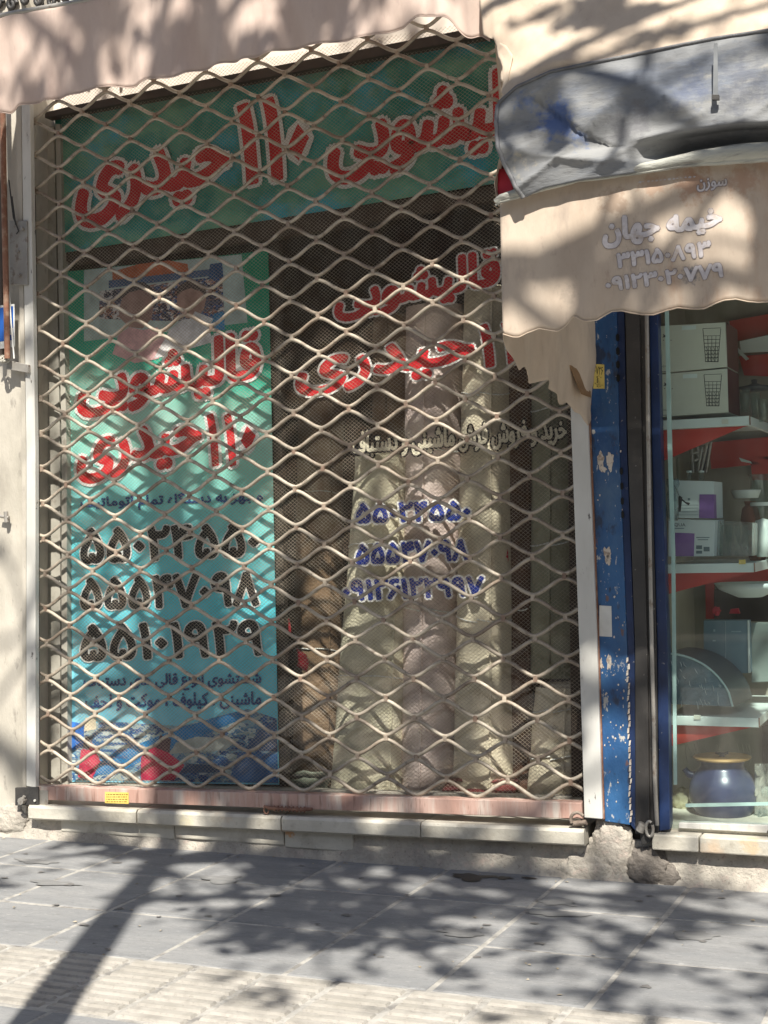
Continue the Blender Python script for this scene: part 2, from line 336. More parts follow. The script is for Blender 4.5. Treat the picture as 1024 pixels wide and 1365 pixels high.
def lettering(s, quad, Y, mat, bold=0., parent=None, out=None, outr=0., rtl=True, name='lettering', surf=None, dz=.0012, n=12):
    """quad: tl,tr,br,bl in photo pixels on plane Y (ink box); bold/outr are growth in pixels"""
    vs, fs, x0, x1, y0, y1 = glyphs(s, rtl)
    tl, tr, br, bl = [Vector(q) for q in quad]
    def place(u, v, dx, dy, d):
        p = (tl*(1-u)+tr*u)*v + (bl*(1-u)+br*u)*(1-v)
        P = PY(p.x+dx, p.y+dy, Y) if surf is None else surf(p.x+dx, p.y+dy)
        P.y -= d; return P
    def layer(r, base):
        mb = MB(); offs = [(0, 0)]
        for rr, k in ((r, n), (r*.5, 6)) if r > .3 else ():
            offs += [(rr*cos(2*pi*i/k), rr*sin(2*pi*i/k)) for i in range(k)]
        for i, (dx, dy) in enumerate(offs):
            mb.add([place((x-x0)/(x1-x0), (y-y0)/(y1-y0), dx, dy, base+i*.00004+l_*.00001) for x, y, l_ in vs], fs)
        return mb
    res = []
    if out: res.append(layer(bold+outr, dz).build(name, out, parent)); dz += .0012
    res.append(layer(bold, dz).build(name, mat, parent))
    return res

def loft(rows, nu, nv, disp=None, ext=None):
    """rows of (px,py,Y) -> smooth world grid"""
    def resamp(r):
        L = [0]
        for a, b in zip(r, r[1:]): L.append(L[-1]+math.dist(a[:2], b[:2]))
        res = []
        for i in range(nu+1):
            t = L[-1]*i/nu; k = 0
            while k < len(L)-2 and L[k+1] < t: k += 1
            q = (t-L[k])/max(1e-6, L[k+1]-L[k])
            res.append([a+(b-a)*q for a, b in zip(r[k], r[k+1])])
        return res
    R = [resamp(r) for r in rows]; out = []
    K = len(R)
    for j in range(nv+1):
        t = (K-1)*j/nv; k = min(int(t), K-2); q = t-k; row = []
        for i in range(nu+1):
            a, b = R[k][i], R[k+1][i]; x, y, Y = [u+(v-u)*q for u, v in zip(a, b)]
            P = PY(x, y, Y)
            if disp: P += disp(P, i/nu, j/nv)
            row.append(P)
        out.append(row)
    return out
def xrows(pts, xs):        # sample polyline y(x), Y(x)
    res = []
    for x in xs:
        for a, b in zip(pts, pts[1:]):
            if a[0] <= x <= b[0] or b is pts[-1]:
                q = (x-a[0])/(b[0]-a[0]); res.append([x]+[u+(v-u)*q for u, v in zip(a[1:], b[1:])]); break
    return res

# ================================================================ GROUND
g = MB().add([(-400,-400,-.16),(400,-400,-.16),(400,400,-.16),(-400,400,-.16)], [(0,1,2,3)]).build('ground', mt['ground']); tag(g, kind='structure')
rd = MB().add([(-60,-13,-.156),(60,-13,-.156),(60,-6.2,-.156),(-60,-6.2,-.156)], [(0,1,2,3)]).build('road', mt['asphalt']); tag(rd, kind='structure')
side = MB().box((-12,-6.0,-.15), (14,.52,-.003)).build('sidewalk', mt['mortar']); tag(side, kind='structure')
kb = MB().box((-12,-6.19,-.15), (14,-6.003,.0)).build('kerb', mt['cement'], bevel=.01); tag(kb, kind='structure')
# paving slabs
def slab_mesh(w, d, seed):
    rr = random.Random(seed); mb = MB(); g_ = .009; h = .014
    def top(x, y): return 0
    c = [(g_,g_),(w-g_,g_),(w-g_,d-g_),(g_,d-g_)]
    i_ = .006
    ci = [(g_+i_,g_+i_),(w-g_-i_,g_+i_),(w-g_-i_,d-g_-i_),(g_+i_,d-g_-i_)]
    v = [(x,y,-h) for x,y in c]+[(x+rr.uniform(-.002,.002),y+rr.uniform(-.002,.002),-.0035) for x,y in c]+[(x,y,rr.uniform(-.0006,.0006)) for x,y in ci]
    f = [(8,9,10,11)]+[(i,(i+1)%4,(i+1)%4+4,i+4) for i in range(4)]+[(i+4,(i+1)%4+4,(i+1)%4+8,i+8) for i in range(4)]
    return mb.add(v, f).mesh('paving_slab')
rows_y = [(-.002,.478),(-.528,-.002),(-1.027,-.528)]
rows2 = [(-2.055,-1.556),(-2.555,-2.055),(-3.055,-2.555),(-3.555,-3.055)]
for (y0, y1) in rows_y+rows2:
    meshes = [slab_mesh(.5, y1-y0, k) for k in range(4)]
    for me in meshes: me.materials.append(mt['slab'])
    near = y0 > -1.2
    for i in range(-5 if near else -3, 8):
        o = bpy.data.objects.new('paving_slab', random.choice(meshes)); COL.objects.link(o); o.parent = side
        o.location = (i*.5, y0, random.uniform(-.0012,.0012)); o.rotation_euler = (random.uniform(-.002,.002), random.uniform(-.002,.002), 0)
# tactile tiles with raised bars
def tactile_mesh(seed):
    rr = random.Random(seed); mb = MB(); w, d = .25, .528; g_ = .006
    mb.box((g_,g_,-.014), (w-g_,d-g_,-.0045))
    n = 9; p = (d-.02)/n
    for k in range(n):
        y = .010+p*(k+.5); a, b, h = .0215, .016, .0045
        x0, x1 = .012, w-.012
        mb.add([(x0,y-a,-.0046),(x1,y-a,-.0046),(x1,y+a,-.0046),(x0,y+a,-.0046),(x0+.006,y-b,h),(x1-.006,y-b,h),(x1-.006,y+b,h),(x0+.006,y+b,h)],
               [(4,5,6,7),(0,1,5,4),(1,2,6,5),(2,3,7,6),(3,0,4,7)])
    return mb.mesh('tactile_tile')
tm = tactile_mesh(1); tm.materials.append(mt['tactile']); tm.materials.append(M('groove_dirt_dark', (.12,.11,.10), (.20,.185,.16), 12, .9, .4, 160))  # groove dirt, painted darker still so the bars stand out
for p_ in tm.polygons[:6]: p_.material_index = 1
for i in range(-8, 16):
    o = bpy.data.objects.new('tactile_tile', tm); COL.objects.link(o); o.parent = side
    o.location = (-.05+i*.25, -1.556, random.uniform(-.001,.001))
# oil stain
def blob(cx, cy, rx, ry, z, seed, n=40, rough=.45):
    vs = [(cx, cy, z)]
    for i in range(n):
        a = 2*pi*i/n; r = 1+rough*noise.noise(Vector((cos(a)*1.7+seed, sin(a)*1.7, seed)))*2
        vs.append((cx+rx*r*cos(a), cy+ry*r*sin(a), z))
    return vs, [(0, i+1, (i+1) % n+1) for i in range(n)]
p = PZ(628, 1170)
mb = MB(); mb.add(*blob(p.x, p.y, .085, .055, .0042, 3)); mb.add(*blob(p.x+.13, p.y+.02, .035, .02, .0042, 5))
mb.add(*blob(p.x+.235, p.y+.05, .03, .016, .0042, 9)); tag(mb.build('oil_stain', mt['stain'], side), kind=None)

mb = MB(); rr = random.Random(12)
for k in range(90):
    x, y = rr.uniform(-.9, 3.2), rr.uniform(-1.5, .44) if k % 3 else rr.uniform(.36, .455); s_ = rr.uniform(.004, .012); a = rr.uniform(0, 6.3)
    mb.add([(x+s_*cos(a),y+s_*sin(a),.004),(x-s_*.6*sin(a),y+s_*.6*cos(a),.007),(x-s_*cos(a),y-s_*sin(a),.0035),(x+s_*.6*sin(a),y-s_*.6*cos(a),.005)], [(0,1,2,3)])
tag(mb.build('litter', M('dry_litter', (.22,.17,.10), (.5,.44,.34), 60, .9)), kind='stuff')
mb = MB()
for k in range(40):
    x, y = rr.uniform(-.9, 3.0), rr.uniform(-1.0, .42); r_ = rr.uniform(.006, .02)
    mb.add(*blob(x, y, r_, r_*.8, .0032+k*.00002, k*1.7, 12))
rr = random.Random(6)
for k in range(9):
    x, y = rr.uniform(-.6, 2.8), rr.uniform(-.9, .3)
    MB().add(*blob(x, y, rr.uniform(.05,.12), rr.uniform(.03,.06), .0028+k*.00003, k*2.3, 30)).build('damp_stain', mt['slabstain'], side)
o_ = tag(mb.build('gum_spot', M('gum_spot', (.13,.125,.12), (.2,.19,.18), 20, .8), side), kind='stuff')
# ================================================================ SHOP BUILDING
bld = empty('shop_building', (.8, .5, 0), 'stone shop building with carpet shop opening, worn marble sill and cement base', 'building')
XL, XR = -.60, 2.07
T = .015                      # floor tilt of the fittings relative to the pavement
# base wall below sills, uneven plaster face
def rough_face(name, x0, x1, z0, z1, Y, mat, amp=.012, nx=60, nz=8, flare=.03, depth=.3, seed=0, parent=bld):
    rows = []
    for j in range(nz+1):
        r = []
        for i in range(nx+1):
            x = x0+(x1-x0)*i/nx; z = z0+(z1-z0)*j/nz
            q = 1-j/nz
            d = noise.fractal(Vector((x*5+seed, z*9, 0)), 1, 2, 4)*amp + flare*q**3
            r.append(Vector((x, Y-d, z)))
        rows.append(r)
    rows.append([Vector((p.x, Y+depth, z1)) for p in rows[-1]])
    return MB().grid(rows).build(name, mat, parent)
rough_face('cement_base', -1.6, 2.13, -.01, .13, .487, mt['cement'], nx=120)
rough_face('cement_base', 2.10, 3.6, -.01, .16, .490, mt['cement'], nx=60, seed=8)
# smooth marble pieces set in the base at the left
def marble_piece(x0, x1, z0, z1, Y, dep, nm='marble_slab', mat=None):
    return MB().box((x0,Y,z0),(x1,Y+dep,z1)).build(nm, mat or mt['marble'], bld, bevel=.006)
xx = [PY(a, 1110, .47).x for a in (80, 200, 232, 300, 378, 470)]
for a, b in ((0,2),(2,4),(4,5)):
    marble_piece(xx[a]+.002, xx[b]-.002, .045+random.uniform(-.006,.006), .122, .471+random.uniform(0,.004), .03)
# sill slabs (butted), front nose at Y=.435
def sill(xa, xb, Y=.435, zt=.172, zb=.105):
    a = [PY(xa, 1100, Y).x, PY(xb, 1100, Y).x]
    mb = MB(); vs = []
    n = 14
    for k in range(n+1):
        x = a[0]+(a[1]-a[0])*k/n; o = T*x
        ch = .004*noise.noise(Vector((x*9, 1, 3)))
        for (y, z) in ((Y+.01,zb),(Y+ch,zb+.008),(Y+ch,zt-.012),(Y+.010,zt),(Y+.40,zt+.004),(Y+.40,zb)):
            vs.append((x, y, z+o))
    fs = [(i*6+j, (i+1)*6+j, (i+1)*6+(j+1) % 6, i*6+(j+1) % 6) for i in range(n) for j in range(6)]
    fs += [tuple(range(5,-1,-1)), tuple(range(n*6, n*6+6))]
    return mb.add(vs, fs).build('sill_slab', mt['marble'], bld)
sill(38, 181.5); sill(183.5, 374); sill(376, 560); sill(561.5, 778)
# left jamb stone and lump of cement
MB().prism(pq(-200,-200,35,1102,.485), (0,.3,0)).build('stone_jamb', mt['jamb'], bld)
def lump(cx, cy, cz, rx, ry, rz, seed, mat, name='cement_lump'):
    mb = MB(); n, k = 64, 36; rows = []
    for j in range(k+1):
        t = pi*j/k; r = []
        for i in range(n+1):
            a = 2*pi*i/n; d = Vector((sin(t)*cos(a), sin(t)*sin(a), cos(t)))
            s_ = 1+.17*noise.fractal(d*2.6+Vector((seed, 0, 0)), .7, 2, 7)
            r.append(Vector((cx+d.x*rx*s_, cy+d.y*ry*s_, cz+d.z*rz*s_)))
        rows.append(r)
    return mb.grid(rows).build(name, mat, bld)
q = PY(12, 1100, .47); lump(q.x-.01, .495, .07, .12, .035, .085, 2, mt['cement'])
# cement patch around the feet of white and blue posts
q = PY(815, 1110, .47); lump(q.x, .492, .11, .085, .026, .15, 5, mt['cement'])
q = PY(790, 1135, .45); lump(q.x, .488, .01, .16, .026, .09, 11, mt['cement'])
q = PY(862, 1140, .45); lump(q.x, .485, .05, .09, .032, .09, 7, mt['darkcement'])
q = PY(895, 1150, .45); lump(q.x-.03, .486, .01, .07, .022, .07, 15, mt['darkcement'])
# right window ledge
for (x0, x1) in ((869, 931), (932.5, 1100)):
    qd = pp([(x0,1133+(x0-869)*.06),(x1,1133+(x1-869)*.06),(x1,1112+(x1-869)*.055),(x0,1112+(x0-869)*.055)], .44)
    MB().prism(qd, (0,.55,0)).build('window_ledge', mt['marble'], bld, bevel=.006)
qd = pp([(905,1104),(1012,1110),(1100,1114),(1100,1104),(1012,1100),(905,1097)], .50)
MB().prism(qd, (0,.05,0)).build('white_strip', mt['guide'], bld, bevel=.002)
# upper wall above opening, lintel beam, soffit
MB().box((-6,.75,3.60),(8,1.1,7)).build('upper_wall', mt['wallstone'], bld)
MB().prism([PY(60,150,.60),PY(60,157,.60),PY(340,106,.60),PY(700,38,.60),PY(700,24,.60),PY(340,93,.60),PY(100,140,.60)], (0,.06,0)).build('lintel_beam', mt['dark2'], bld)
MB().box((-.62,.70,3.49),(2.3,.74,3.95)).build('lintel_panel', mt['soffit'], bld)
# interior shell of carpet shop
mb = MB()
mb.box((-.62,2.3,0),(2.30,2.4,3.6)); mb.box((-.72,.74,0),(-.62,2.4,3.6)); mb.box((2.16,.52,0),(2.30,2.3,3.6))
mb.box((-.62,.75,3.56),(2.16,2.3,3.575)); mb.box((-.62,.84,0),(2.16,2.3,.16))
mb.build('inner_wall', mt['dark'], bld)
# iron window grille high up at left (glimpsed above awning)
ig = empty('window_guard', tuple(PY(40,0,.45)), 'dark scrolled iron guard in front of a pale wall above the pink awning', 'window guard')
mb = MB()
for k in range(9):
    a = PY(-30+k*22, 25, .50); b = PY(-35+k*22, -70, .50); mb.tube([a, b], .009, 6)
mb.build('bar', mt['blackmetal'], ig)
mb = MB()
for k in range(10):
    c = PY(-20+k*18, 2+((k*7) % 3)*3-k*1.2, .47)
    mb.tube([c+Vector((cos(t*.7)*.03*(1-t/14), 0, sin(t*.7)*.04*(1-t/14))) for t in range(12)], .012, 6)
mb.build('scroll', mt['blackmetal'], ig)
MB().prism(pq(-60,-90,190,40,.72), (0,.02,0)).build('pale_wall_panel', M('whitewash', (.75,.73,.66), (.8,.78,.72)), bld)

# ================================================================ GUIDE POSTS
lg = empty('guide_channel', tuple(PY(42,1040,.46)), 'cream painted steel guide channel at the left edge of the grille', 'guide post')
def strip(name, pts, Y, dep, mat, parent, bevel=.003): return MB().prism(pp(pts, Y), (0,dep,0)).build(name, mat, parent, bevel=bevel)
strip('channel', [(35,1048),(47.5,1050),(47,600),(40,138),(28.5,138),(35,600)], .45, .03, mt['guide'], lg)
strip('channel_back', [(36,1048),(50,1050),(49.5,600),(43,138),(30,138),(36,600)], .54, .02, mt['dark2'], lg)
strip('side_flange', [(30,1075),(34.5,1075),(34.5,600),(28,140),(21,140),(29,600)], .462, .02, mt['jamb'], lg)
strip('cover_plate', [(13.5,380),(37,380),(36,294),(12.5,294)], .440, .008, mt['steel'], lg)
for (x, y) in ((26.5,367),(24,335),(30,305)):
    c = PY(x, y, .436); MB().tube([c, c+Vector((0,-.010,0))], .009, 6, smooth=False).build('bolt', mt['steel'], lg)
# metal frame post of window behind the grille, left
fr = empty('window_frame', tuple(PY(70,1040,.64)), 'cream metal shop window frame with glass and fine wire mesh behind the grille', 'window')
strip('frame_post', [(58,1052),(80,1052),(80,600),(72,168),(52,168),(57,600)], .655, .04, mt['frame'], fr)
strip('frame_post', [(81.5,1050),(90,1050),(88.5,600),(80,165),(73.5,165),(82,600)], .645, .05, mt['frame'], fr)
MB().prism(pp([(50,1056),(777,1082),(777,1062),(50,1043)], .66), (0,.05,0)).build('bottom_rail', mt['frame'], fr, bevel=.003)
MB().prism(pp([(76,345),(100,352),(365,318),(690,262),(690,243),(350,293),(76,335)], .675), (0,.05,0)).build('transom', mt['dark2'], fr, bevel=.003)
strip('mullion', [(372,1050),(382,1050),(372,322),(361,324)], .715, .04, mt['dark2'], fr)
strip('frame_post', [(762,1075),(782,1075),(775,600),(762,300),(745,300),(757,600)], .66, .05, mt['dark2'], fr)
gp = MB().prism([PY(88,1048,.69),PY(772,1070,.69),PY(752,255,.69),PY(80,350,.69)], (0,.0001,0))
gp = MB().add(pp([(84,1050),(776,1076),(752,250),(76,345)], .69), [(0,1,2,3)]).build('glass_pane', mt['glass'], fr)
# fine wire mesh (woven), one part
mb = MB(); Ym = .625
xa, xb, za, zb = -.46, 2.06, .235, 3.56
PH, PV = .0205, .0162; SL = PV/PH; R_ = .00056
rr = random.Random(3)
def wire(sgn, c0, yo):
    pts = []
    # line z = sgn*SL*(x) + c0 clipped
    xs = sorted([((za-c0)/(sgn*SL)), ((zb-c0)/(sgn*SL))]); x0 = max(xa, xs[0]); x1 = min(xb, xs[1])
    if x1-x0 < .02: return
    n = max(1, int((x1-x0)/.12)); 
    for i in range(n+1):
        x = x0+(x1-x0)*i/n; z = sgn*SL*x+c0
        wv = Vector((x*2.1, z*2.1, 1)); 
        pts.append((x+.006*noise.noise(wv), Ym+yo+.008*noise.noise(wv*1.3+Vector((9,0,0))), z+.006*noise.noise(wv+Vector((0,0,5)))))
    vs = []; 
    for p_ in pts: vs += [(p_[0], p_[1]-R_, p_[2]+R_*.2), (p_[0]+R_*sgn*.6, p_[1]+R_*.6, p_[2]-R_), (p_[0]-R_*sgn*.6, p_[1]+R_*.6, p_[2]+R_)]
    k = len(pts); fs = [(i*3+j, i*3+(j+1) % 3, (i+1)*3+(j+1) % 3, (i+1)*3+j) for i in range(k-1) for j in range(3)]
    mb.add(vs, fs)
c = za-SL*xb
while c < zb-SL*xa: wire(1, c, 0); c += 2*PV*.5*1.0+PV*0
c = za+SL*xa
while c < zb+SL*xb: wire(-1, c, .0012); c += PV
tag(mb.build('wire_mesh', mt['mesh'], fr), kind='stuff')

# ================================================================ ROLLING GRILLE
gr = empty('rolling_grille', ((XL+XR)/2, .5, .2), 'closed beige diamond rolling grille of wavy rods with a rusty bottom rail', 'shop grille')
DX, DZ = .268, .0829; Z0 = .262
def zt(x, k): return Z0+DZ*k+T*(x+.25)
def rod_mesh(kind, seed):
    # kind 0: low nodes are type B (-.251+DX*i), high nodes type A
    rr = random.Random(seed); pts = []; r = .0083
    h = DX/2; x = -.251-DX*2-(0 if kind == 0 else h); low = True
    nodes = []
    while x < XR+.3: nodes.append((x, low)); x += h; low = not low
    P = []
    for (x0, lo), (x1, _) in zip(nodes, nodes[1:]):
        for s_ in (0, .12, .25, .4, .6, .75, .88):
            u = s_; sm = u*u*(3-2*u); e = .22*u+.78*sm
            if not lo: e = 1-e
            z = (r+.0008)+(DZ-2*r-.0016)*e
            P.append((x0+h*u, z))
    out = []
    for (x, z) in P:
        if -.585 <= x <= 2.105: out.append(Vector((x, .0025*noise.noise(Vector((x*4, seed, 0))), z+.0032*noise.noise(Vector((x*5, seed*3, 2))))))
    e0, e1 = out[0], out[-1]
    return MB().tube(out, r, 7).mesh('wavy_rod')
RM = {k: [rod_mesh(k, s_+k*10) for s_ in range(3)] for k in (0, 1)}
for l_ in RM.values():
    for me in l_: me.materials.append(mt['rod'])
NR = 40
for k in range(NR):
    o = bpy.data.objects.new('wavy_rod', random.choice(RM[k % 2])); COL.objects.link(o); o.parent = gr
    o.matrix_parent_inverse = Matrix.Translation(-gr.location)
    o.location = (0, .5+random.uniform(-.0015,.0015), Z0+DZ*k+T*.25); o.rotation_euler = (0, -T, 0)
mb = MB()
for k in range(1, NR):
    A = k % 2 == 1
    x = (-.385 if A else -.251)-DX
    while x < 2.05:
        if x > -.59:
            dx = random.uniform(-.003,.003); z = zt(x, k)+random.uniform(-.001,.001); a = random.uniform(-.15,.15)
            w_, h_, d_ = .0085, .0125, .0085
            vs = []
            for sy in (-1, 1):
                for (ux, uz) in ((-1,-.8),(-.8,-1),(.8,-1),(1,-.8),(1,.8),(.8,1),(-.8,1),(-1,.8)):
                    X_, Z_ = ux*w_, uz*h_; vs.append((x+dx+X_*cos(a)-Z_*sin(a), .5+sy*d_, z+X_*sin(a)+Z_*cos(a)))
            fs = [tuple(range(8)), tuple(range(15,7,-1))]+[(i,(i+1)%8,(i+1)%8+8,i+8) for i in range(8)]
            mb.add(vs, fs)
        x += DX
tag(mb.build('clip', mt['clip'], gr), kind='stuff')
# bottom rail
def railz(x, t): return (.185 if t == 0 else .248)+.02*(x+.6)
mb = MB(); vs = []; n = 30
for i in range(n+1):
    x = -.60+2.68*i/n
    for (y, t) in ((.470,0),(.466,.004),(.466,1),(.476,1.02),(.53,1.02),(.53,0)):
        z = railz(x, 0)+(railz(x, 1)-railz(x, 0))*t; vs.append((x, y+.0012*noise.noise(Vector((x*6,t,0))), z))
fs = [(i*6+j, (i+1)*6+j, (i+1)*6+(j+1) % 6, i*6+(j+1) % 6) for i in range(n) for j in range(6)]+[tuple(range(5,-1,-1)), tuple(range(n*6,n*6+6))]
mb.add(vs, fs); mb.build('bottom_rail', mt['rail'], gr, bevel=.002)
# rail end plate left, lock hasp in middle
MB().prism(pp([(50,1073),(64,1073.5),(64,1054),(50,1053)], .462), (0,.004,0)).build('end_plate', mt['steel'], gr, bevel=.001)
mb = MB(); ha = [PY(x, y, .452) for x, y in ((352,1075),(360,1077),(372,1078),(392,1079),(406,1079),(416,1078.5))]
mb.tube(ha, [.006,.009,.007,.007,.009,.007], 8)
for k in range(9):
    c_ = PY(366+k*5, 1077.6+k*.2, .450); mb.tube([c_+Vector((0,0,-.012)), c_+Vector((0,0,.012))], .0042, 6)
c_ = PY(355,1080,.450); mb.tube([c_+Vector((.012*cos(a),0,.016*sin(a))) for a in [i*.6 for i in range(11)]], .004, 6)
mb.build('lock_bar', M('rusty_lock', (.16,.075,.05), (.28,.15,.10), 30, .7, .6, 120), gr)
st = MB().prism(pp([(140,1070.5),(171.5,1071.5),(171.5,1056.5),(140,1055.5)], .4635), (0,.001,0)).build('sticker', mt['yellow'], gr)
mb = MB()
for r_ in range(4):
    x = 142
    while x < 168:
        w_ = random.uniform(1, 3.5); y = 1058.5+r_*3.2; mb.prism(pp([(x,y+1.2),(x+w_,y+1.2),(x+w_,y),(x,y)], .4628), (0,.0003,0)); x += w_+1
mb.build('small_print', flat('brown_ink', (.25,.15,.03)), gr)
# welded joints of rail (pale vertical seams)
# bottom-left lock bracket
br = empty('floor_latch', tuple(PY(35,1070,.45)), 'small black steel latch box bolted at the lower left corner of the grille', 'latch')
strip('plate', [(20,1074),(51,1073),(50.5,1049),(20,1050)], .447, .012, mt['blackmetal'], br)
mb = MB(); c_ = PY(31,1067,.44); mb.tube([c_+Vector((0,.01,0)), c_+Vector((0,-.022,0))], .017, 8, smooth=False); mb.tube([c_+Vector((-.02,-.006,-.02)), c_+Vector((.012,-.006,.022))], .008, 6)
mb.build('bolt', mt['steel'], br)
mb = MB(); c_ = PY(47,1067,.445); mb.tube([c_, c_+Vector((0,-.006,0))], .006, 8); mb.build('rivet', mt['guide'], br)
# bottom-right latch
br = empty('floor_latch', tuple(PY(768,1095,.45)), 'rusty bent latch at the foot of the white post, right end of the rail', 'latch')
mb = MB(); c_ = PY(770,1093,.44); mb.tube([c_+Vector((.028*cos(a),.0,.030*sin(a))) for a in [i*.5+.6 for i in range(7)]], .007, 8)
mb.tube([PY(782,1096,.45), PY(764,1098,.455)], .011, 8); mb.build('ring', M('rusty_latch', (.15,.11,.085), (.27,.22,.18), 30, .7, .6, 120), br)

# ================================================================ POLE, STICKER BOX, BRACKETS AT FAR LEFT
po = empty('rusty_pipe', tuple(PY(8,480,.40)), 'thin rusty brown pipe running down the far left wall', 'pipe')
MB().tube([PY(2,60,.40),PY(4,152,.40),PY(6,280,.40),PY(8.5,400,.40),PY(10,478,.40)], [.014]*5, 10).build('pipe', mt['rustpole'], po)
strip('gap_shade', [(-2,480),(3,480),(2,150),(-4,150)], .43, .02, mt['dark2'], po)  # dark strip painted in for the shade beside the pipe
bk = empty('angle_bracket', tuple(PY(24,488,.44)), 'rusty angle bracket with knotted rope below the pipe end', 'bracket')
MB().prism(pp([(8,492),(38,497),(37,486),(10,480)], .43), (0,.05,0)).build('plate', mt['steel'], bk, bevel=.002)
mb = MB(); c_ = PY(6,479,.40)
for k in range(4): mb.tube([c_+Vector((.022*cos(a+k)-.01*k,.014*sin(a*1.3),.015*sin(a+k*.6)+.004*k)) for a in [i*.55 for i in range(12)]], .005, 6)
mb.build('rope', mt['frame'], bk)
sk = empty('warning_card', tuple(PY(6,430,.44)), 'small blue and white card wedged behind the rusty pipe', 'card')
strip('card', [(-6,466),(19.5,462),(19,405),(-6,408)], .43, .004, mt['white'], sk, 0)
strip('blue_print', [(-5,456),(18,453),(17.5,408),(-5,411)], .4285, .001, flat('card_blue', (.02,.10,.38)), sk, 0)
strip('white_print', [(11,447),(17.5,446),(17.5,437),(11,438)], .4275, .0005, mt['white'], sk, 0)
mb = MB(); mb.tube([PY(12,388,.42),PY(15,430,.42),PY(19,478,.42)], .004, 6); tag(mb.build('cable', mt['white']), 'thin pale cable hanging beside the blue and white card', 'cable')
mb = MB(); mb.tube([PY(0,688,.455),PY(12,690,.455)], .008, 8); mb.tube([PY(8,682,.455),PY(9,696,.455)], .011, 8); tag(mb.build('hinge_pin', mt['steel']), 'small rusty hinge pin sticking out of the left jamb', 'hinge')
mb = MB(); mb.tube([PY(12,240,.43),PY(18,290,.43),PY(25,308,.43),PY(22,312,.43)], .0035, 6); mb.tube([PY(16,262,.43),PY(21,300,.43)], .0035, 6)
tag(mb.build('loose_wire', mt['blackmetal']), 'loose dark wires dangling over the steel cover plate', 'wire')

# ================================================================ RIGHT POSTS
wp = empty('white_post', tuple(PY(790,1080,.45)), 'white painted guide post with chipped rust spots at the right end of the grille', 'guide post')
strip('channel', [(779,1090),(803,1092),(796,860),(783,545),(783,420),(757,420),(761,560),(772,860)], .44, .035, mt['guide'], wp)
strip('rust_edge', [(804,1092),(806,1092),(799,860),(786.5,545),(786,420),(783.5,420),(783.5,545),(796.5,860)], .455, .03, mt['rustpole'], wp, 0)
bp_ = empty('blue_pilaster', tuple(PY(820,1080,.47)), 'chipped blue painted steel pilaster with torn paper scraps', 'pilaster')
strip('panel', [(806.5,1095),(840,1100),(836,860),(826,600),(822,400),(784,400),(787,545),(799,860)], .462, .05, mt['bluepaint'], bp_)
strip('dark_edge', [(841,1100),(848,1108),(846,860),(836,600),(832,400),(822.5,400),(826.5,600),(836.5,860)], .468, .04, mt['navy'], bp_, .001)
# torn paper: ragged thin pieces
def scrap(cx, cy, w_, h_, seed, mat, Y=.4605, name='torn_paper', rough=.5):
    n = 22; pts = []
    for i in range(n):
        a = 2*pi*i/n; r = 1+rough*noise.noise(Vector((cos(a)*2+seed, sin(a)*2, seed)))*1.6
        pts.append((cx+w_/2*r*cos(a), cy-h_/2*r*sin(a)))
    return MB().prism(pp(pts, Y), (0,.0008,0)).build(name, mat, bp_)
pm = M('paper_scrap', (.5,.42,.34), (.68,.63,.55), 20, .8, stains=((40,.5,.6,(.25,.17,.12),.8),))
for i, (x, y, a, b) in enumerate([(801,612,9,22),(813,615,10,24),(804,625,9,8),(810,738,9,17),(811,746,6,12),(812,882,6,18),(801,884,5,12)]): scrap(x, y, a, b, i*3.1, pm)
MB().prism(pp([(799,848),(816,849),(815,808),(799,807)], .4603), (0,.0009,0)).build('torn_paper', M('paper_clean', (.55,.54,.50), (.68,.67,.62), 12, .8), bp_)
ys = MB().prism(pp([(791,518),(806,518),(805.5,486),(791,485)], .4602), (0,.0009,0)).build('yellow_sticker', mt['yellow'], bp_)
lettering('۰۷۲۶', [(793,488),(804,489),(804,500),(793,499)], .4602, mt['blacklet'], .25, bp_, dz=.001)
lettering('داربست', [(804.5,501),(804.5,516),(793,516),(793,501)], .4602, mt['blacklet'], .25, bp_, dz=.001)
# many small paint chips along the blue edge
mb = MB(); rr = random.Random(5)
for k in range(70):
    y = rr.choice([rr.uniform(780, 1080), rr.uniform(600, 1080)]); t = (y-600)/500
    x = rr.uniform(788+t*17, 829+t*10); s_ = rr.uniform(.4, 1.3)
    pts = [(x+s_*cos(a)*rr.uniform(.6,1.3), y-s_*1.6*sin(a)*rr.uniform(.6,1.3)) for a in [i*1.05 for i in range(6)]]
    mb.prism(pp(pts, .4604), (0,.0006,0))
for k in range(26):
    y = 880+k*8.5; x = 836.5+(y-860)*.017+rr.uniform(-1,1.6); pts = [(x-1.6,y+4),(x+rr.uniform(.5,2),y+rr.uniform(2,4)),(x+1.5,y-4),(x-1,y-3)]
    mb.prism(pp(pts, .4600), (0,.001,0))
tag(mb.build('paint_chip', pm, bp_), kind='stuff')
kp = empty('black_post', tuple(PY(855,1100,.45)), 'tall black steel post with slotted edge between blue pilaster and display window', 'post')
strip('channel', [(847,1112),(866,1112),(863,860),(856,600),(852,400),(833,400),(837,600),(846.5,860)], .455, .05, mt['blackpost'], kp)
strip('side_plate', [(866.5,1112),(878,1110),(875,860),(868,600),(864,400),(852.5,400),(856.5,600),(863.5,860)], .470, .05, mt['blackpost'], kp)
sm_ = flat('slot_black', (.004,.004,.004))
for y in (450, 468, 486, 504): 
    mb = MB()
    c_ = PY(823.5+(y-450)*.01, y, .4545); mb.prism([c_+Vector((a*.007,0,b*.017)) for a, b in ((-1,-.6),(0,-1),(1,-.6),(1,.6),(0,1),(-1,.6))], (0,.0008,0)); mb.build('slot', sm_, kp)
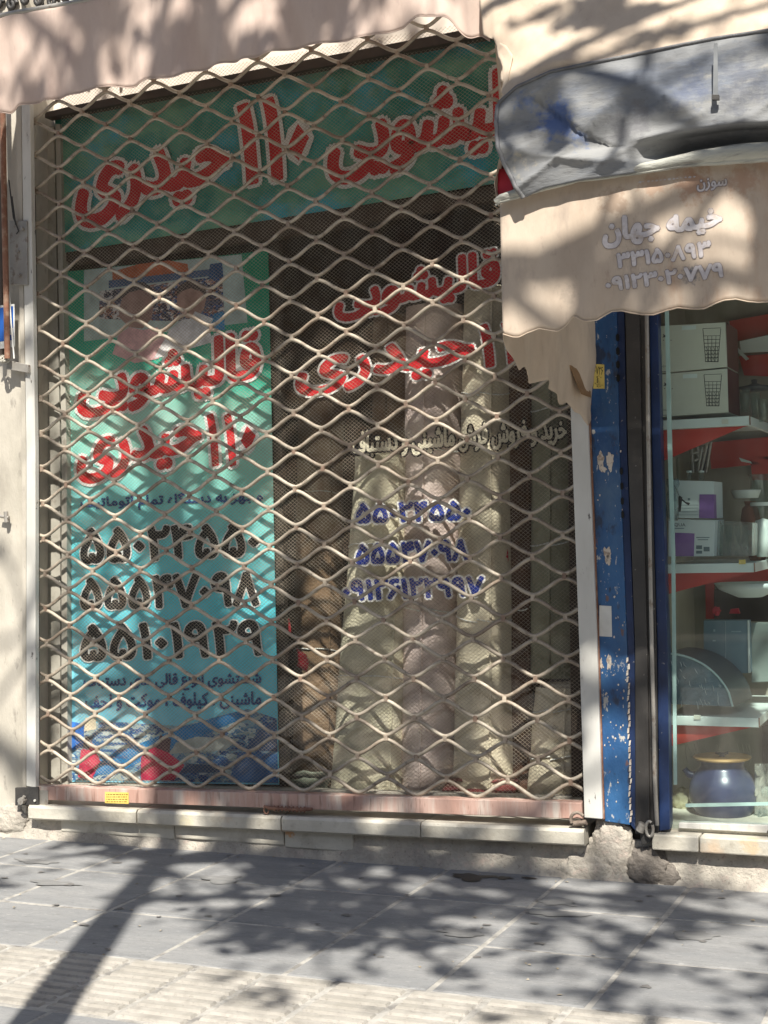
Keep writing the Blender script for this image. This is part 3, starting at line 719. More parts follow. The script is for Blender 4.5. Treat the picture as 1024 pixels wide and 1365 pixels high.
for y in (628, 648, 668, 686):
    mb = MB()
    c_ = PY(828.5+(y-628)*.03, y, .4595); mb.prism([c_+Vector((a*.006,0,b*.016)) for a, b in ((-1,-.6),(0,-1),(1,-.6),(1,.6),(0,1),(-1,.6))], (0,.0008,0)); mb.build('slot', sm_, kp)
mb = MB(); ptr = [(862,400),(864,560),(866,700),(869,860),(872,980),(873,1035),(876,1100)]
mb.tube([PY(x, y, .448)+Vector((.0018*noise.noise(Vector((y*.05,0,0))),0,0)) for x, y in ptr], .0085, 8); mb.build('conduit', mt['steel'], kp)
lm = empty('post_latch', tuple(PY(864,1115,.43)), 'dark open metal loop at the foot of the black post', 'latch')
mb = MB(); c_ = PY(866,1105,.43); mb.tube([c_+Vector((.014*cos(a),.0,.030*sin(a))) for a in [i*.45+1 for i in range(14)]], .006, 8)
mb.tube([PY(853,1108,.44),PY(858,1098,.44)], .018, 8); mb.build('loop', mt['steel'], lm)
strip('plate', [(855,1128),(868,1122),(870,1104),(853,1108)], .445, .02, mt['blackmetal'], lm)

# ================================================================ DISPLAY WINDOW (right)
dw = empty('display_window', tuple(PY(960,1095,.5)), 'shop display window with navy frame and greenish glass panes beside the black post', 'window')
strip('frame', [(879,1108),(893,1106),(890,860),(881,600),(876,400),(865,400),(869,600),(876,860)], .478, .06, mt['navy'], dw)
MB().add(pp([(893,1104),(1200,1120),(1200,330),(872,330)], .515), [(0,1,2,3)]).build('glass_pane', mt['glass2'], dw)
MB().prism(pp([(898,1046),(902.5,1046),(901,860),(900,740),(896,600),(891,400),(886,400),(890,600),(895,740),(896,860)], .525), (0,.008,0)).build('glass_edge', mt['edge'], dw)
MB().prism(pp([(914,1076),(1200,1070),(1200,1066),(914,1071.5)], .56), (0,.008,0)).build('glass_edge', mt['edge'], dw)
MB().box((2.30,.52,.14),(4.2,1.7,.225)).build('display_floor', mt['marble'], dw)
# back and side boards
MB().box((2.31,1.5,.2),(4.2,1.56,2.9)).build('back_board', mt['panel'], dw)
MB().box((2.31,.53,.2),(2.345,1.5,2.9)).build('side_board', mt['panel'], dw)
MB().box((2.31,.53,2.45),(4.2,1.5,2.50)).build('top_board', M('ceiling_board', (.16,.11,.10), (.2,.15,.13)), dw)
MB().box((3.9,.53,.2),(3.95,1.5,2.9)).build('side_board', mt['dark'], dw)
SH = {}
def shelf_unit(z, zf, lab):
    s_ = empty('display_shelf', (2.57,.65,z), lab, 'shelf', 'white shelves in the display window')
    x0, x1, y0, y1 = 2.39, 2.752, .65, 1.42
    MB().box((x0,y0,z-.037),(x1,y0+.018,z)).build('front_lip', mt['shelf'], s_, bevel=.002)
    MB().box((x0,y0+.019,z-.012),(x1-.019,y1,z-.002)).build('board', mt['shelf'], s_)
    MB().box((x1-.018,y0+.019,z-.037),(x1,y1,z)).build('side_lip', mt['shelf'], s_, bevel=.002)
    MB().box((x1+.0005,y0-.001,z-.036),(x1+.004,y0+.006,z+.001)).build('corner_joint', mt['rustpole'], s_)
    # red tapered fascia under the lip
    MB().prism([Vector((x0-.02,y0+.03,z-.038)),Vector((x0-.02,y0+.03,z-.038-zf)),Vector((x1-.03,y0+.03,z-.041)),Vector((x1-.01,y0+.03,z-.038))], (0,.01,0)).build('red_fascia', mt['redcloth'], s_)
    return s_
for z, zf, lb in ((1.245,.092,'middle white shelf with red fascia holding the purple printed boxes'),(.635,.095,'lowest white shelf with red fascia above the blue pot'),(1.825,.135,'top white shelf with red fascia under the glass boxes')): shelf_unit(z, zf, lb)
# top boards over boxes (soffit brown) and red diagonal boards on back wall
mb = MB()
for (pts) in ([(972,428),(1100,405),(1100,430),(978,455)], [(985,475),(1100,465),(1100,505),(992,500)], [(945,590),(1100,575),(1100,610),(948,625)], [(1000,610),(1100,600),(1100,640),(1003,640)], [(940,760),(1100,758),(1100,775),(955,782)], [(940,770),(952,775),(952,825),(941,825)]):
    mb.prism(pp(pts, 1.45), (0,.02,0))
mb.build('red_board', mt['redcloth'], dw)
mb = MB()
for pts in ([(986,455),(1100,430),(1100,465),(988,470)], [(980,460),(998,478),(994,480),(978,464)], [(985,610),(1000,615),(1002,618),(988,615)]): mb.prism(pp(pts, 1.40), (0,.02,0))
mb.build('pale_board', mt['shelf'], dw)
strip('support_post', [(895,700),(908,700),(905,610),(894,620)], 1.2, .05, mt['panel'], dw)
# dark sheets painted in for the shade at the back of the display
strip('gap_shade', [(1016,1090),(1100,1090),(1100,968),(1016,968)], 1.44, .02, mt['dark'], dw)
strip('gap_shade', [(952,828),(1100,828),(1100,784),(952,786)], 1.44, .02, mt['dark'], dw)

def drinking_glass_print(parent, x0, y0, x1, y1, Y):
    """line drawing of a tumbler; box in px"""
    mb = MB()
    def ln(a, b, w_=.0009):
        A = PY(*a, Y); B = PY(*b, Y); mb.tube([A, B], w_, 4, smooth=False)
    cx = (x0+x1)/2; W = (x1-x0)/2
    def xw(t): return W*(1-.28*min(1, t*1.15))
    ln((cx-W,y0),(cx+W,y0-1)); 
    N_ = 9
    for i in range(N_):
        t0, t1 = i/N_, (i+1)/N_; ya, yb = y0+(y1-y0)*t0, y0+(y1-y0)*t1
        for s_ in (-1, 1): ln((cx+s_*xw(t0), ya), (cx+s_*xw(t1), yb), .0012)
        if i > 1:
            ln((cx-xw(t0), ya), (cx+xw(t0), ya-.3), .0006+.00012*i)
            for q in (-.5, 0, .5): ln((cx+xw(t0)*q, ya), (cx+xw(t1)*q, yb), .0006+.0001*i)
            if i > 4:
                for q in (-.75,-.25,.25,.75): ln((cx+xw(t0)*q, ya), (cx+xw(t1)*(q+.15), yb), .0010)
    ln((cx-xw(1), y1), (cx+xw(1), y1), .0016)
    return mb.build('printed_tumbler', mt['ink'], parent)
def glass_box(tl, tr, br_, bl, lab, gp_):
    Yb = .672
    e = empty('glassware_box', tuple(PY(*bl, Yb)), lab, 'box', 'white boxes of tumblers on the top shelf')
    f_ = pp([bl, br_, tr, tl], Yb)
    MB().prism(f_, (0,.26,0)).build('carton', mt['box'], e, bevel=.0015)
    x1_, z0_, z1_ = f_[1].x, f_[1].z, f_[2].z
    MB().prism([Vector((x1_+.001,Yb+.002,z0_)),Vector((x1_+.001,Yb+.002,z1_)),Vector((x1_+.001,Yb+.258,z1_)),Vector((x1_+.001,Yb+.258,z0_))], (.001,0,0)).build('brown_side', mt['brownside'], e)
    drinking_glass_print(e, gp_[0], gp_[1], gp_[2], gp_[3], Yb-.0004)
    lx, ly = tl[0]+9, tl[1]+11
    mb = MB()
    mb.prism(pp([(lx+1,ly+4),(lx+5,ly+3.5),(lx+5,ly+1),(lx+2,ly-1),(lx+2.5,ly+2)], Yb-.0006), (0,.0004,0))
    for k in range(4): mb.prism(pp([(lx-3+k*5,ly+8),(lx-1.8+k*5,ly+8),(lx-1.8+k*5,ly+7),(lx-3+k*5,ly+7)], Yb-.0006), (0,.0004,0))
    mb.prism(pp([(bl[0]+1,bl[1]-1.5),(bl[0]+16,bl[1]-2.6),(bl[0]+16,bl[1]-3.4),(bl[0]+1,bl[1]-2.3)], Yb-.0006), (0,.0004,0))
    mb.build('logo', mt['ink'], e)
    lettering('AQUA', [(bl[0]+7,bl[1]-10.5),(bl[0]+14,bl[1]-11),(bl[0]+14,bl[1]-8.3),(bl[0]+7,bl[1]-8)], Yb, mt['ink'], .1, e, rtl=False)
    MB().prism(pp([(tl[0]+36,tl[1]+5),(tl[0]+55,tl[1]+4),(tl[0]+55,tl[1]-1.5),(tl[0]+36,tl[1]-.5)], Yb-.001), (0,.0008,0)).build('tape', mt['shelf'], e)
glass_box((873,435),(967,429.5),(969.5,489),(874.5,498), 'upper white box printed with a cut glass tumbler, topmost on the top shelf', (937,438,961,482))
glass_box((874.5,499.5),(969.5,491),(971,549.5),(877,556), 'lower white box printed with a cut glass tumbler, standing directly on the top shelf', (938.5,499.5,962,541))
# tumblers beyond boxes
def tumbler(px, py0, py1, Y, w_, lab, grp='clear tumblers on the shelves'):
    b0 = PY(px, py1, Y); t0 = PY(px, py0, Y); h = t0.z-b0.z; r = w_*.5
    o = MB().lathe([(0,.004),(r*.78,.0),(r,h),(r*.93,h),(r*.72,.01),(0,.012)], (b0.x,b0.y,b0.z), 20).build('tumbler', mt['clear']); tag(o, lab, 'glass', grp); return o
for i, (px, a, b, Y) in enumerate(((994,519,549,.95),(1008,524,556,.95),(1018,532,562,.9))):
    tumbler(px, a, b, Y, .045, ['leftmost clear tumbler beside the brown side of the lower glass box','second clear tumbler standing right of the stacked tumbler boxes','rightmost clear tumbler at the picture edge beside the tumbler boxes'][i])
# purple boxes (middle shelf)
Yb = .70
e = empty('purple_print_box', tuple(PY(915,740,Yb)), 'lower white box with purple square and printed capital letters on the middle shelf', 'box', 'white and purple boxes on the middle shelf')
MB().prism(pp([(891,742),(951.5,741.5),(953.5,693),(891,692)], Yb), (0,.2,0)).build('carton', mt['box2'], e, bevel=.0015)
MB().prism(pp([(900,741.5),(925,741.5),(926,711),(900,710)], Yb-.001), (0,.0008,0)).build('purple_square', mt['purple'], e)
lettering('AQUA', [(894,697),(914,697.5),(914,702.5),(894,702)], Yb, mt['ink'], .1, e, rtl=False)
mb = MB()
for (x, y, a, b) in ((928,727,8,5),(928,734,8,4),(938,729,8,6),(928,716,18,1),(930,719,14,1),(898,704,14,.8)): mb.prism(pp([(x,y+b),(x+a,y+b),(x+a,y),(x,y)], Yb-.001), (0,.0008,0))
mb.build('small_print', flat('grey_icons', (.10,.16,.18)), e)
e = empty('purple_print_box', tuple(PY(915,690,Yb)), 'upper white box with purple corner stacked on the lower purple printed box', 'box', 'white and purple boxes on the middle shelf')
MB().prism(pp([(892,690.5),(952,691),(951,641.5),(893,640)], Yb-.004), (0,.2,0)).build('carton', mt['box2'], e, bevel=.0015)
MB().prism(pp([(932,690.5),(952,691),(951.5,659),(932.5,659)], Yb-.006), (0,.001,0)).build('purple_square', mt['purple'], e)
c0 = PY(952,691,Yb-.004); c1 = PY(951.5,659,Yb-.004)
MB().prism([Vector((c0.x+.0012,Yb-.003,c0.z)),Vector((c0.x+.0012,Yb-.003,c1.z)),Vector((c0.x+.0012,Yb+.045,c1.z)),Vector((c0.x+.0012,Yb+.045,c0.z))], (.0008,0,0)).build('purple_square', mt['purple'], e)
mb = MB()
for (x, y, a, b) in ((905,673,26,.6),(905,677,26,.6),(908,682,22,.5),(905,686,26,.6),(917,664,3,3)): mb.prism(pp([(x,y+b),(x+a,y+b),(x+a,y),(x,y)], Yb-.006), (0,.001,0))
mb.build('small_print', flat('grey_lines', (.22,.30,.32)), e)
# glass lids on top of boxes / jars
for i, px in enumerate((919, 935.5)):
    e = empty('small_jar', tuple(PY(px,639,.76)), ['left small clear jar with pale lid on top of the upper purple box','right small clear jar with pale lid on top of the upper purple box'][i], 'jar', 'small jars on the purple box')
    b0 = PY(px,641,.76)
    MB().lathe([(0,0),(.011,0),(.012,.028),(.010,.034)], (b0.x,b0.y,b0.z), 16).build('glass', mt['clear'], e)
    MB().lathe([(.0,.0335),(.0115,.034),(.0115,.041),(0,.043)], (b0.x,b0.y,b0.z), 16).build('lid', mt['shelf'], e)
# wire utensil rack on boxes
e = empty('kitchen_rack', tuple(PY(935,630,.85)), 'grey folded metal kitchen rack leaning behind the small jars', 'rack')
mb = MB()
for a, b in (((922,590),(944,587)),((922,590),(924,630)),((944,587),(934,630)),((948,589),(941,630)),((924,604),(938,600)),((926,614),(934,611)),((930,590),(931,612)),((936,596),(930,628))): mb.tube([PY(*a,.85), PY(*b,.86)], .006, 6)
mb.build('wire_frame', mt['steel'], e)
MB().prism(pp([(936,630),(941,630),(948.5,590),(944,588)], .87), (0,.004,0)).build('blade', mt['darkgrey'], e)
MB().prism(pp([(923,628),(934,624),(939,598),(925,602)], .88), (0,.004,0)).build('plate', mt['panel'], e)
# wrapped tumblers, right of purple box
o = MB().prism(pp([(954,741),(1002,741),(1003,697),(954,694)], .76), (0,.14,0)).build('wrapped_glasses', mt['film']); tag(o, 'clear film wrapped pack of glasses beside the lower purple box', 'glass pack')
for i in range(4):
    px = 961+i*11; b0 = PY(px,741,.83); h = PY(px,700,.83).z-b0.z
    tag(MB().lathe([(0,.003),(.011,0),(.0145,h),(.013,h),(.010,.008),(0,.01)], b0, 16).build('tumbler', mt['clear']), ['first','second','third','fourth'][i]+' tumbler from the left inside the film wrapped pack', 'glass', 'tumblers in the wrapped pack')
# hanging key tag dark
e = empty('key_tag', tuple(PY(906,660,.60)), 'small dark key on a cord hanging in front of the upper purple box', 'key')
mb = MB(); mb.tube([PY(899,647,.60),PY(904,657,.60),PY(905,660,.60)], .0012, 5); mb.build('cord', mt['blackmetal'], e)
MB().prism(pp([(903,682),(907,682.5),(909.5,663),(905,660)], .60), (0,.008,0)).build('fob', mt['blackmetal'], e, bevel=.002)
mb = MB(); mb.tube([PY(907,664,.6),PY(914,670,.6),PY(919,672,.6)], [.003,.003,.006], 6); mb.build('shank', mt['blackmetal'], e)
# crumpled plastic bag hung on glass edge
rows = []
for j in range(9):
    r = []
    for i in range(7):
        x = 889+i*2.6+noise.noise(Vector((i,j*.7,0)))*3; y = 638+j*7
        r.append(PY(x, y, .58+.02*noise.noise(Vector((i*.9,j*.8,3)))))
    rows.append(r)
tag(MB().grid(rows).build('plastic_bag', mt['film'], solid=.001), 'crumpled clear plastic hanging at the left side of the purple boxes', 'plastic bag')
# terracotta jars at right
for i, (px, a, b, Y) in enumerate(((1001,668,706,1.15),(1010,715,748,1.05))):
    b0 = PY(px,b,Y); h = PY(px,a,Y).z-b0.z
    tag(MB().lathe([(0,0),(.03,0),(.042,h*.35),(.034,h*.75),(.02,h*.85),(.026,h)], b0, 20).build('clay_jar', mt['clay']), ['taller brown clay jar behind the wrapped glasses','lower brown clay jar right of the wrapped glasses on middle shelf'][i], 'jar', 'brown clay jars')
o = MB().lathe([(0,0),(.03,0),(.033,.09),(.033,.15),(0,.16)], PY(1019,742,1.0), 18).build('white_canister', mt['shelf']); tag(o, 'white canister with grey label at the picture edge on the middle shelf', 'canister')
MB().lathe([(.0338,.05),(.0338,.10)], (0,0,0), 18)
o = MB().lathe([(0,0),(.05,0),(.062,.03),(.064,.034),(.058,.034),(.045,.006),(0,.006)], PY(995,664,1.1), 20).build('white_bowl', mt['shelf']); tag(o, 'small white bowl resting on the taller clay jar', 'bowl')
# large clear hanging glass edge item upper right (660-740)
e = empty('tall_vase', tuple(PY(1014,700,1.15)), 'tall clear glass vase standing behind the white canister at the picture edge', 'vase')
b0 = PY(1014,712,1.15); h_ = PY(1014,632,1.15).z-b0.z
MB().lathe([(0,.004),(.034,0),(.042,h_*.5),(.036,h_*.9),(.045,h_),(.042,h_),(.033,h_*.9),(.038,h_*.5),(.03,.01),(0,.01)], b0, 24).build('glass', mt['clear'], e)
MB().lathe([(.0425,h_*.47),(.0435,h_*.5),(.0425,h_*.53)], b0, 24).build('pale_ring', mt['shelf'], e)
o = MB().lathe([(0,0),(.07,0),(.085,.012),(.03,.022),(.012,.03),(.014,.045),(0,.048)], PY(1006,520,1.25), 28).build('pan_lid', mt['darkgrey']); tag(o, 'dark grey pan lid lying high behind the clear tumblers', 'pan lid')
for i, (x, y, Y_) in enumerate(((962,561,.645),(985,748,.645),(925,955,.645))):
    o = MB().prism(pp([(x,y+4),(x+9,y+4),(x+9,y-2),(x,y-2)], Y_), (0,.001,0)).build('price_tag', mt['yellow'] if i == 1 else mt['box']); tag(o, ['small pale price tag on the lip of the top shelf','small yellow price tag on the lip of the middle shelf','small pale price tag on the lip of the lowest shelf'][i], 'price tag', 'price tags on the shelf lips')
# --- lower shelf: domed wrapped cover, grey boxes, bowl, flower
e = empty('grey_carton', tuple(PY(965,890,1.0)), 'grey blue upright carton standing behind the wrapped dome on the lowest shelf', 'box')
Yg = 1.02
MB().prism(pp([(938,900),(1000,897),(998,827),(938,827)], Yg), (0,.06,0)).build('carton', mt['greybox'], e, bevel=.002)
MB().prism(pp([(997.5,897),(1000.5,897),(999,827),(996.5,827)], Yg-.004), (0,.003,0)).build('pale_edge', mt['shelf'], e)
mb = MB()
for (x, y, a, b) in ((975,841,13,1.6),(951,839,2.5,3),(950,853,4,2),(967,828,.7,70)): mb.prism(pp([(x,y+b),(x+a,y+b),(x+a,y),(x,y)], Yg-.002), (0,.001,0))
mb.build('small_print', flat('pale_print', (.4,.5,.55)), e)
o = strip('grey_panel_box', [(1002,910),(1100,905),(1100,832),(1000,830)], 1.08, .05, M('grey_green_panel', (.18,.22,.2), (.24,.27,.25)), None); tag(o, 'grey green panel box at the right edge behind the dome cover', 'box')
# dome (quarter round bread-box cover): extruded arc
e = empty('dome_cover', tuple(PY(955,940,.75)), 'grey blue dome shaped cover wrapped in shiny crinkled plastic on the lowest shelf', 'dish cover')
def arcpts(x0, x1, yb_, ht, n=18):
    return [(x0+(x1-x0)*t, yb_-ht*(1-t**2.1)**.62) for t in [i/n for i in range(n+1)]]
fa = [(884,938)]+arcpts(886, 977, 942, 71)
F = pp(fa, .69); B = [p_+Vector((.03,.30,0)) for p_ in F]
mb = MB(); n = len(F); mb.add(F+B, [(i,i+1,i+1+n,i+n) for i in range(n-1)], True); mb.build('curved_top', mt['darkgrey'], e)
mb = MB(); mb.add(F, [tuple(range(n))]); mb.build('front', M('dome_front', (.10,.17,.21), (.18,.26,.31), 14, .15, .6, 40), e)
mb = MB(); mb.tube([p_+Vector((0,-.004,0)) for p_ in F[1:]], .0045, 6); mb.build('rim', mt['edge'], e)
mb = MB(); rr = random.Random(8)
for k in range(26):
    t = rr.random(); x = 890+70*rr.random(); yt = 942-71*(1-((x-886)/91)**2.1)**.62; y = yt+8+(935-yt-8)*rr.random()
    a = PY(x, y, .686); b = PY(x+rr.uniform(1,5), y+rr.uniform(3,13), .686); mid = (a+b)/2+Vector((rr.uniform(-.004,.004),-.002,rr.uniform(-.004,.004)))
    mb.tube([a, mid, b], [.0005,.0014,.0005], 5)
mb.build('film_crease', M('shiny_crease', (.6,.68,.7), (.75,.8,.82), 9, .15), e)
# bowl & flower
o = MB().lathe([(.0,0),(.05,.0),(.13,.035),(.15,.062),(.146,.062),(.12,.038),(.0,.01)], PY(1000,796,1.15), 36).build('wide_bowl', mt['box2']); tag(o, 'wide pale bowl high behind the grey carton, above the red flower', 'bowl')
mb = MB(); c_ = PY(955.5,814,1.0)
for k in range(7):
    a = k*.9; d = Vector((cos(a),-.3,sin(a)))*.011; s1 = Vector((-sin(a),0,cos(a)))*.009
    mb.add([c_, c_+d+s1, c_+d*1.9, c_+d-s1], [(0,1,2,3)])
mb.tube([c_+Vector((.0,.003,-.02)), c_], .008, 6)
tag(mb.build('red_flower', mt['crimson'], solid=.001), 'small bright red artificial flower above the grey carton', 'flower')
o = MB().prism(pp([(972,818),(986,818),(984,811),(974,812)], 1.1), (0,.02,0)).build('red_ribbon', mt['crimson']); tag(o, 'dull red ribbon right of the small red flower', 'ribbon')
# --- blue pot
Yp = .80; b0 = PY(965,1092,Yp); sc_ = (PY(1010,1060,Yp).x-PY(920,1060,Yp).x)/2/1.0
def zz(y): return PY(965,y,Yp).z-b0.z
e = empty('blue_pot', tuple(b0), 'blue glazed pot with wooden lid standing on the display window floor', 'pot')
R0 = sc_*1.0
prof = [(0,0),(R0*.72,0),(R0*.86,zz(1080)),(R0*.99,zz(1066)),(R0*1.0,zz(1052)),(R0*.93,zz(1040)),(R0*.80,zz(1030)),(R0*.68,zz(1024)),(R0*.63,zz(1020)),(R0*.66,zz(1012)),(R0*.62,zz(1011))]
MB().lathe(prof, b0, 40).build('body', mt['pot'], e)
zl = zz(1013)
MB().lathe([(0,zl),(R0*.80,zl+.004),(R0*.86,zl+.012),(R0*.84,zl+.015),(R0*.3,zl+.012),(0,zl+.014)], b0, 40).build('wooden_lid', mt['lid'], e)
mb = MB(); t0 = Vector(b0)+Vector((0,0,zl+.014)); mb.tube([t0, t0+Vector((0,0,.014))], [.012,.008], 10); mb.tube([t0+Vector((-.026,0,.016)), t0+Vector((-.012,0,.012)), t0+Vector((.012,0,.012)), t0+Vector((.026,0,.016))], .006, 8)
mb.build('knob', mt['blackmetal'], e)
mb = MB(); mb.tube([b0+Vector((-R0*.8,0,zz(1036))), b0+Vector((-R0*1.0,-.01,zz(1033))), b0+Vector((-R0*1.12,-.01,zz(1026)))], [.022,.015,.012], 10); mb.build('spout', mt['pot'], e)
mb = MB()
mb.lathe([(R0*.655,zz(1018)),(R0*.66,zz(1018)+.003)], b0, 30)
# yellow cloth / bag left of pot
o = lump(PY(910,1070,.85).x, .88, PY(910,1070,.85).z, .05, .04, .055, 21, M('pale_yellow_bag', (.5,.46,.28), (.6,.56,.38), 9, .7, .6, 40), 'cloth_bag'); o.parent = None; tag(o, 'crumpled pale yellow bag left of the blue pot', 'bag')
# thin stems / strings hanging behind pot
mb = MB(); rr = random.Random(4)
for k in range(14):
    x = rr.uniform(910, 1005); l_ = rr.uniform(10, 32); mb.tube([PY(x,992,1.1),PY(x+rr.uniform(-2,4),992+l_*.5,1.1),PY(x+rr.uniform(-3,7),992+l_,1.1)], .0018, 5)
tag(mb.build('dried_stems', mt['panel']), 'thin pale dried stems hanging behind the blue pot', 'dried stems', kind='stuff')
# crinkled film at right of the pot
rows = []
for j in range(10):
    r = []
    for i in range(8):
        x = 1006+i*4; y = 1018+j*8; r.append(PY(x+i*2*j/10, y, .78+.05*noise.noise(Vector((i*.8,j*.7,6)))))
    rows.append(r)
tag(MB().grid(rows).build('plastic_wrap', mt['film'], solid=.001), 'crinkled clear plastic wrap right of the blue pot', 'plastic wrap')

# ================================================================ SIGN AND POSTER
sg = empty('shop_sign', tuple(PY(370,280,.66)), 'green and teal banner sign with large red Persian lettering over the carpet shop', 'sign')
rows = []
for j in range(9):
    r = []
    for i in range(41):
        u, v = i/40, j/8
        t_ = Vector((74+(700-74)*u, 156+(38-156)*u)); b_ = Vector((78+(700-78)*u, 338+(238-338)*u))
        p_ = t_*(1-v)+b_*v; P = PY(p_.x, p_.y, .668); P.y += .006*noise.noise(Vector((P.x*2.4, P.z*3, 0))); r.append(P)
    rows.append(r)
MB().grid(rows).build('banner', mt['sign'], sg, solid=.004)
YS = .657
lettering('حیدری', [(108,222),(303,182),(300,262),(104,304)], YS, mt['red'], 4.8, sg, mt['white'], 5)
for (x0, x1, a, b) in ((318,343,140,247),(352,376,132,242)):
    lettering('۱', [(x0,a),(x1,a-3),(x1,b-3),(x0,b)], YS, mt['red'], 2.2, sg, mt['white'], 5)
MB().prism(pp([(383,196),(397,165),(412,183),(398,214)], YS-.0024), (0,.001,0)).build('lettering', mt['red'], sg)
MB().prism(pp([(377,197),(384,172),(398,158),(412,166),(419,183),(411,205),(398,221),(385,212)], YS-.001), (0,.001,0)).build('lettering', mt['white'], sg)
lettering('قالیشویی', [(441,142),(728,82),(728,188),(441,246)], YS, mt['red'], 4.6, sg, mt['white'], 5.5)
# poster
ps = empty('wall_poster', tuple(PY(225,1040,.70)), 'tall green to cyan poster with red Persian words and black phone numbers behind the mesh', 'poster')
MB().prism(pp([(92.5,1042),(372,1046),(357.5,334),(80,363)], .6845), (0,.003,0)).build('sheet', mt['poster'], ps)
def photo_print(name, cols, sc, st=(1,1,1)):
    m = M(name, cols[0], cols[1], sc, .5, stretch=st); t = m.node_tree; N = t.nodes; L = t.links; b = N['Principled BSDF']
    g = N.new('ShaderNodeNewGeometry'); mp = N.new('ShaderNodeMapping'); mp.inputs['Scale'].default_value = st
    v = N.new('ShaderNodeTexVoronoi'); v.inputs['Scale'].default_value = sc; nz = N.new('ShaderNodeTexNoise'); nz.inputs['Scale'].default_value = sc*.8
    ad = N.new('ShaderNodeMix'); ad.data_type = 'RGBA'; ad.inputs[0].default_value = .25
    L.new(g.outputs['Position'], mp.inputs[0]); L.new(mp.outputs[0], nz.inputs['Vector']); L.new(mp.outputs[0], ad.inputs[6]); L.new(nz.outputs['Color'], ad.inputs[7]); L.new(ad.outputs[2], v.inputs['Vector'])
    sp = N.new('ShaderNodeSeparateColor'); L.new(v.outputs['Color'], sp.inputs[0]); cr = N.new('ShaderNodeValToRGB'); cr.color_ramp.interpolation = 'CONSTANT'
    e = cr.color_ramp.elements; n = len(cols); e[0].color = (*cols[0],1); e[1].position = 1/n; e[1].color = (*cols[1],1)
    for i in range(2, n): q = e.new(i/n); q.color = (*cols[i],1)
    L.new(sp.outputs[0], cr.inputs[0]); L.new(cr.outputs[0], b.inputs['Base Color']); return m
pr1 = photo_print('machine_photo', [(.05,.05,.07),(.10,.11,.16),(.42,.25,.2),(.55,.53,.5),(.04,.10,.24),(.25,.10,.06)], 26, (1,1,1.6))
pr2 = photo_print('workshop_photo', [(.10,.22,.34),(.22,.36,.42),(.05,.14,.30),(.45,.52,.50),(.14,.20,.26),(.30,.38,.36),(.03,.08,.2)], 22, (1,1,2.2))
def pic(pts, c, Y=.6830, nm='printed_picture', v=.3): return MB().prism(pp(pts, Y), (0,.0006,0)).build(nm, M('print', tuple(k*(1-v) for k in c), tuple(min(1,k*(1+v)) for k in c), 14, .5), ps)
pic([(112,455),(330,430),(322,339),(112,360)], (.40,.50,.47), 0.6834, v=.2)
pic([(132,425),(300,430),(296,368),(133,388)], (.06,.05,.06), 0.6828).data.materials[0] = pr1
pic([(150,375),(150,362),(185,352),(225,347),(250,352),(252,364)], (.42,.12,.05), 0.6824)
pic([(145,384),(297,366),(296,357),(145,374)], (.06,.11,.20), 0.6823)
pic([(278,372),(298,370),(296,350),(280,352)], (.03,.10,.22), 0.6822)
pic([(158,422),(172,436),(190,438),(202,425),(205,405),(200,390),(188,382),(174,384),(164,394),(160,408)], (.30,.19,.16), 0.6822)
pic([(160,400),(164,386),(176,377),(192,376),(203,384),(206,398),(198,390),(186,386),(172,390)], (.07,.06,.06), 0.6820)
pic([(236,410),(248,424),(262,424),(272,412),(275,396),(268,384),(255,379),(242,383),(236,394)], (.33,.21,.17), 0.6822)
pic([(234,396),(238,382),(250,374),(264,375),(274,384),(276,396),(266,388),(254,384),(243,388)], (.08,.06,.055), 0.6820)
pic([(150,472),(180,484),(212,478),(222,452),(210,436),(190,440),(172,436),(158,446)], (.60,.36,.36), 0.6821)
pic([(205,478),(240,470),(262,462),(284,456),(278,436),(262,424),(244,426),(226,440)], (.62,.62,.62), 0.6820)
pic([(240,445),(270,452),(285,425),(260,415)], (.60,.62,.62), 0.6821)
pic([(278,440),(300,440),(298,415),(285,418)], (.04,.22,.42), 0.6821)
pic([(93,1040),(371,1044),(369,958),(330,945),(240,968),(150,962),(92,968)], (.16,.27,.34), 0.6832).data.materials[0] = pr2
pic([(110,1035),(150,1032),(330,955),(318,948),(240,970),(112,1020)], (.03,.20,.42), 0.6826)
pic([(96,1000),(112,995),(112,965),(96,962)], (.04,.16,.5), 0.6825)
pic([(112,975),(128,972),(128,955),(114,957)], (.65,.58,.42), 0.6824)
pic([(104,1036),(122,1040),(134,1015),(122,990),(108,1000)], (.50,.04,.09), 0.6823)
pic([(110,998),(118,1000),(124,985),(114,980)], (.10,.10,.13), 0.6821)
pic([(188,1040),(232,1040),(246,1020),(214,995),(200,996),(188,1010)], (.45,.03,.08), 0.6823)
pic([(206,996),(226,1004),(228,985),(214,980)], (.10,.06,.07), 0.6821)
pic([(225,1005),(300,1000),(320,985),(262,982),(235,990)], (.42,.46,.42), 0.6824)
pic([(240,1030),(300,1030),(290,1020),(250,1018)], (.05,.09,.16), 0.6820)
pic([(305,1042),(371,1043),(370,1005),(318,1002)], (.05,.14,.30), 0.6820)
pic([(325,1000),(370,1002),(369,960),(345,975)], (.05,.10,.20), 0.6820)
for k in range(7): pic([(132,1020-k*9),(170,1020-k*9),(170,1017-k*9),(132,1017-k*9)], (.05,.12,.25), 0.6821)
YP = .6815
lettering('قالیشویی', [(106,488),(345,440),(345,520),(106,556)], YP, mt['red'], 3.7, ps, mt['white'], 4)
lettering('حیدری', [(106,588),(266,556),(266,618),(106,644)], YP, mt['red'], 3.6, ps, mt['white'], 4)
for (x0, x1) in ((277,291),(300,314)): lettering('۱', [(x0,553),(x1,551),(x1,620),(x0,622)], YP, mt['red'], 1.5, ps, mt['white'], 4)
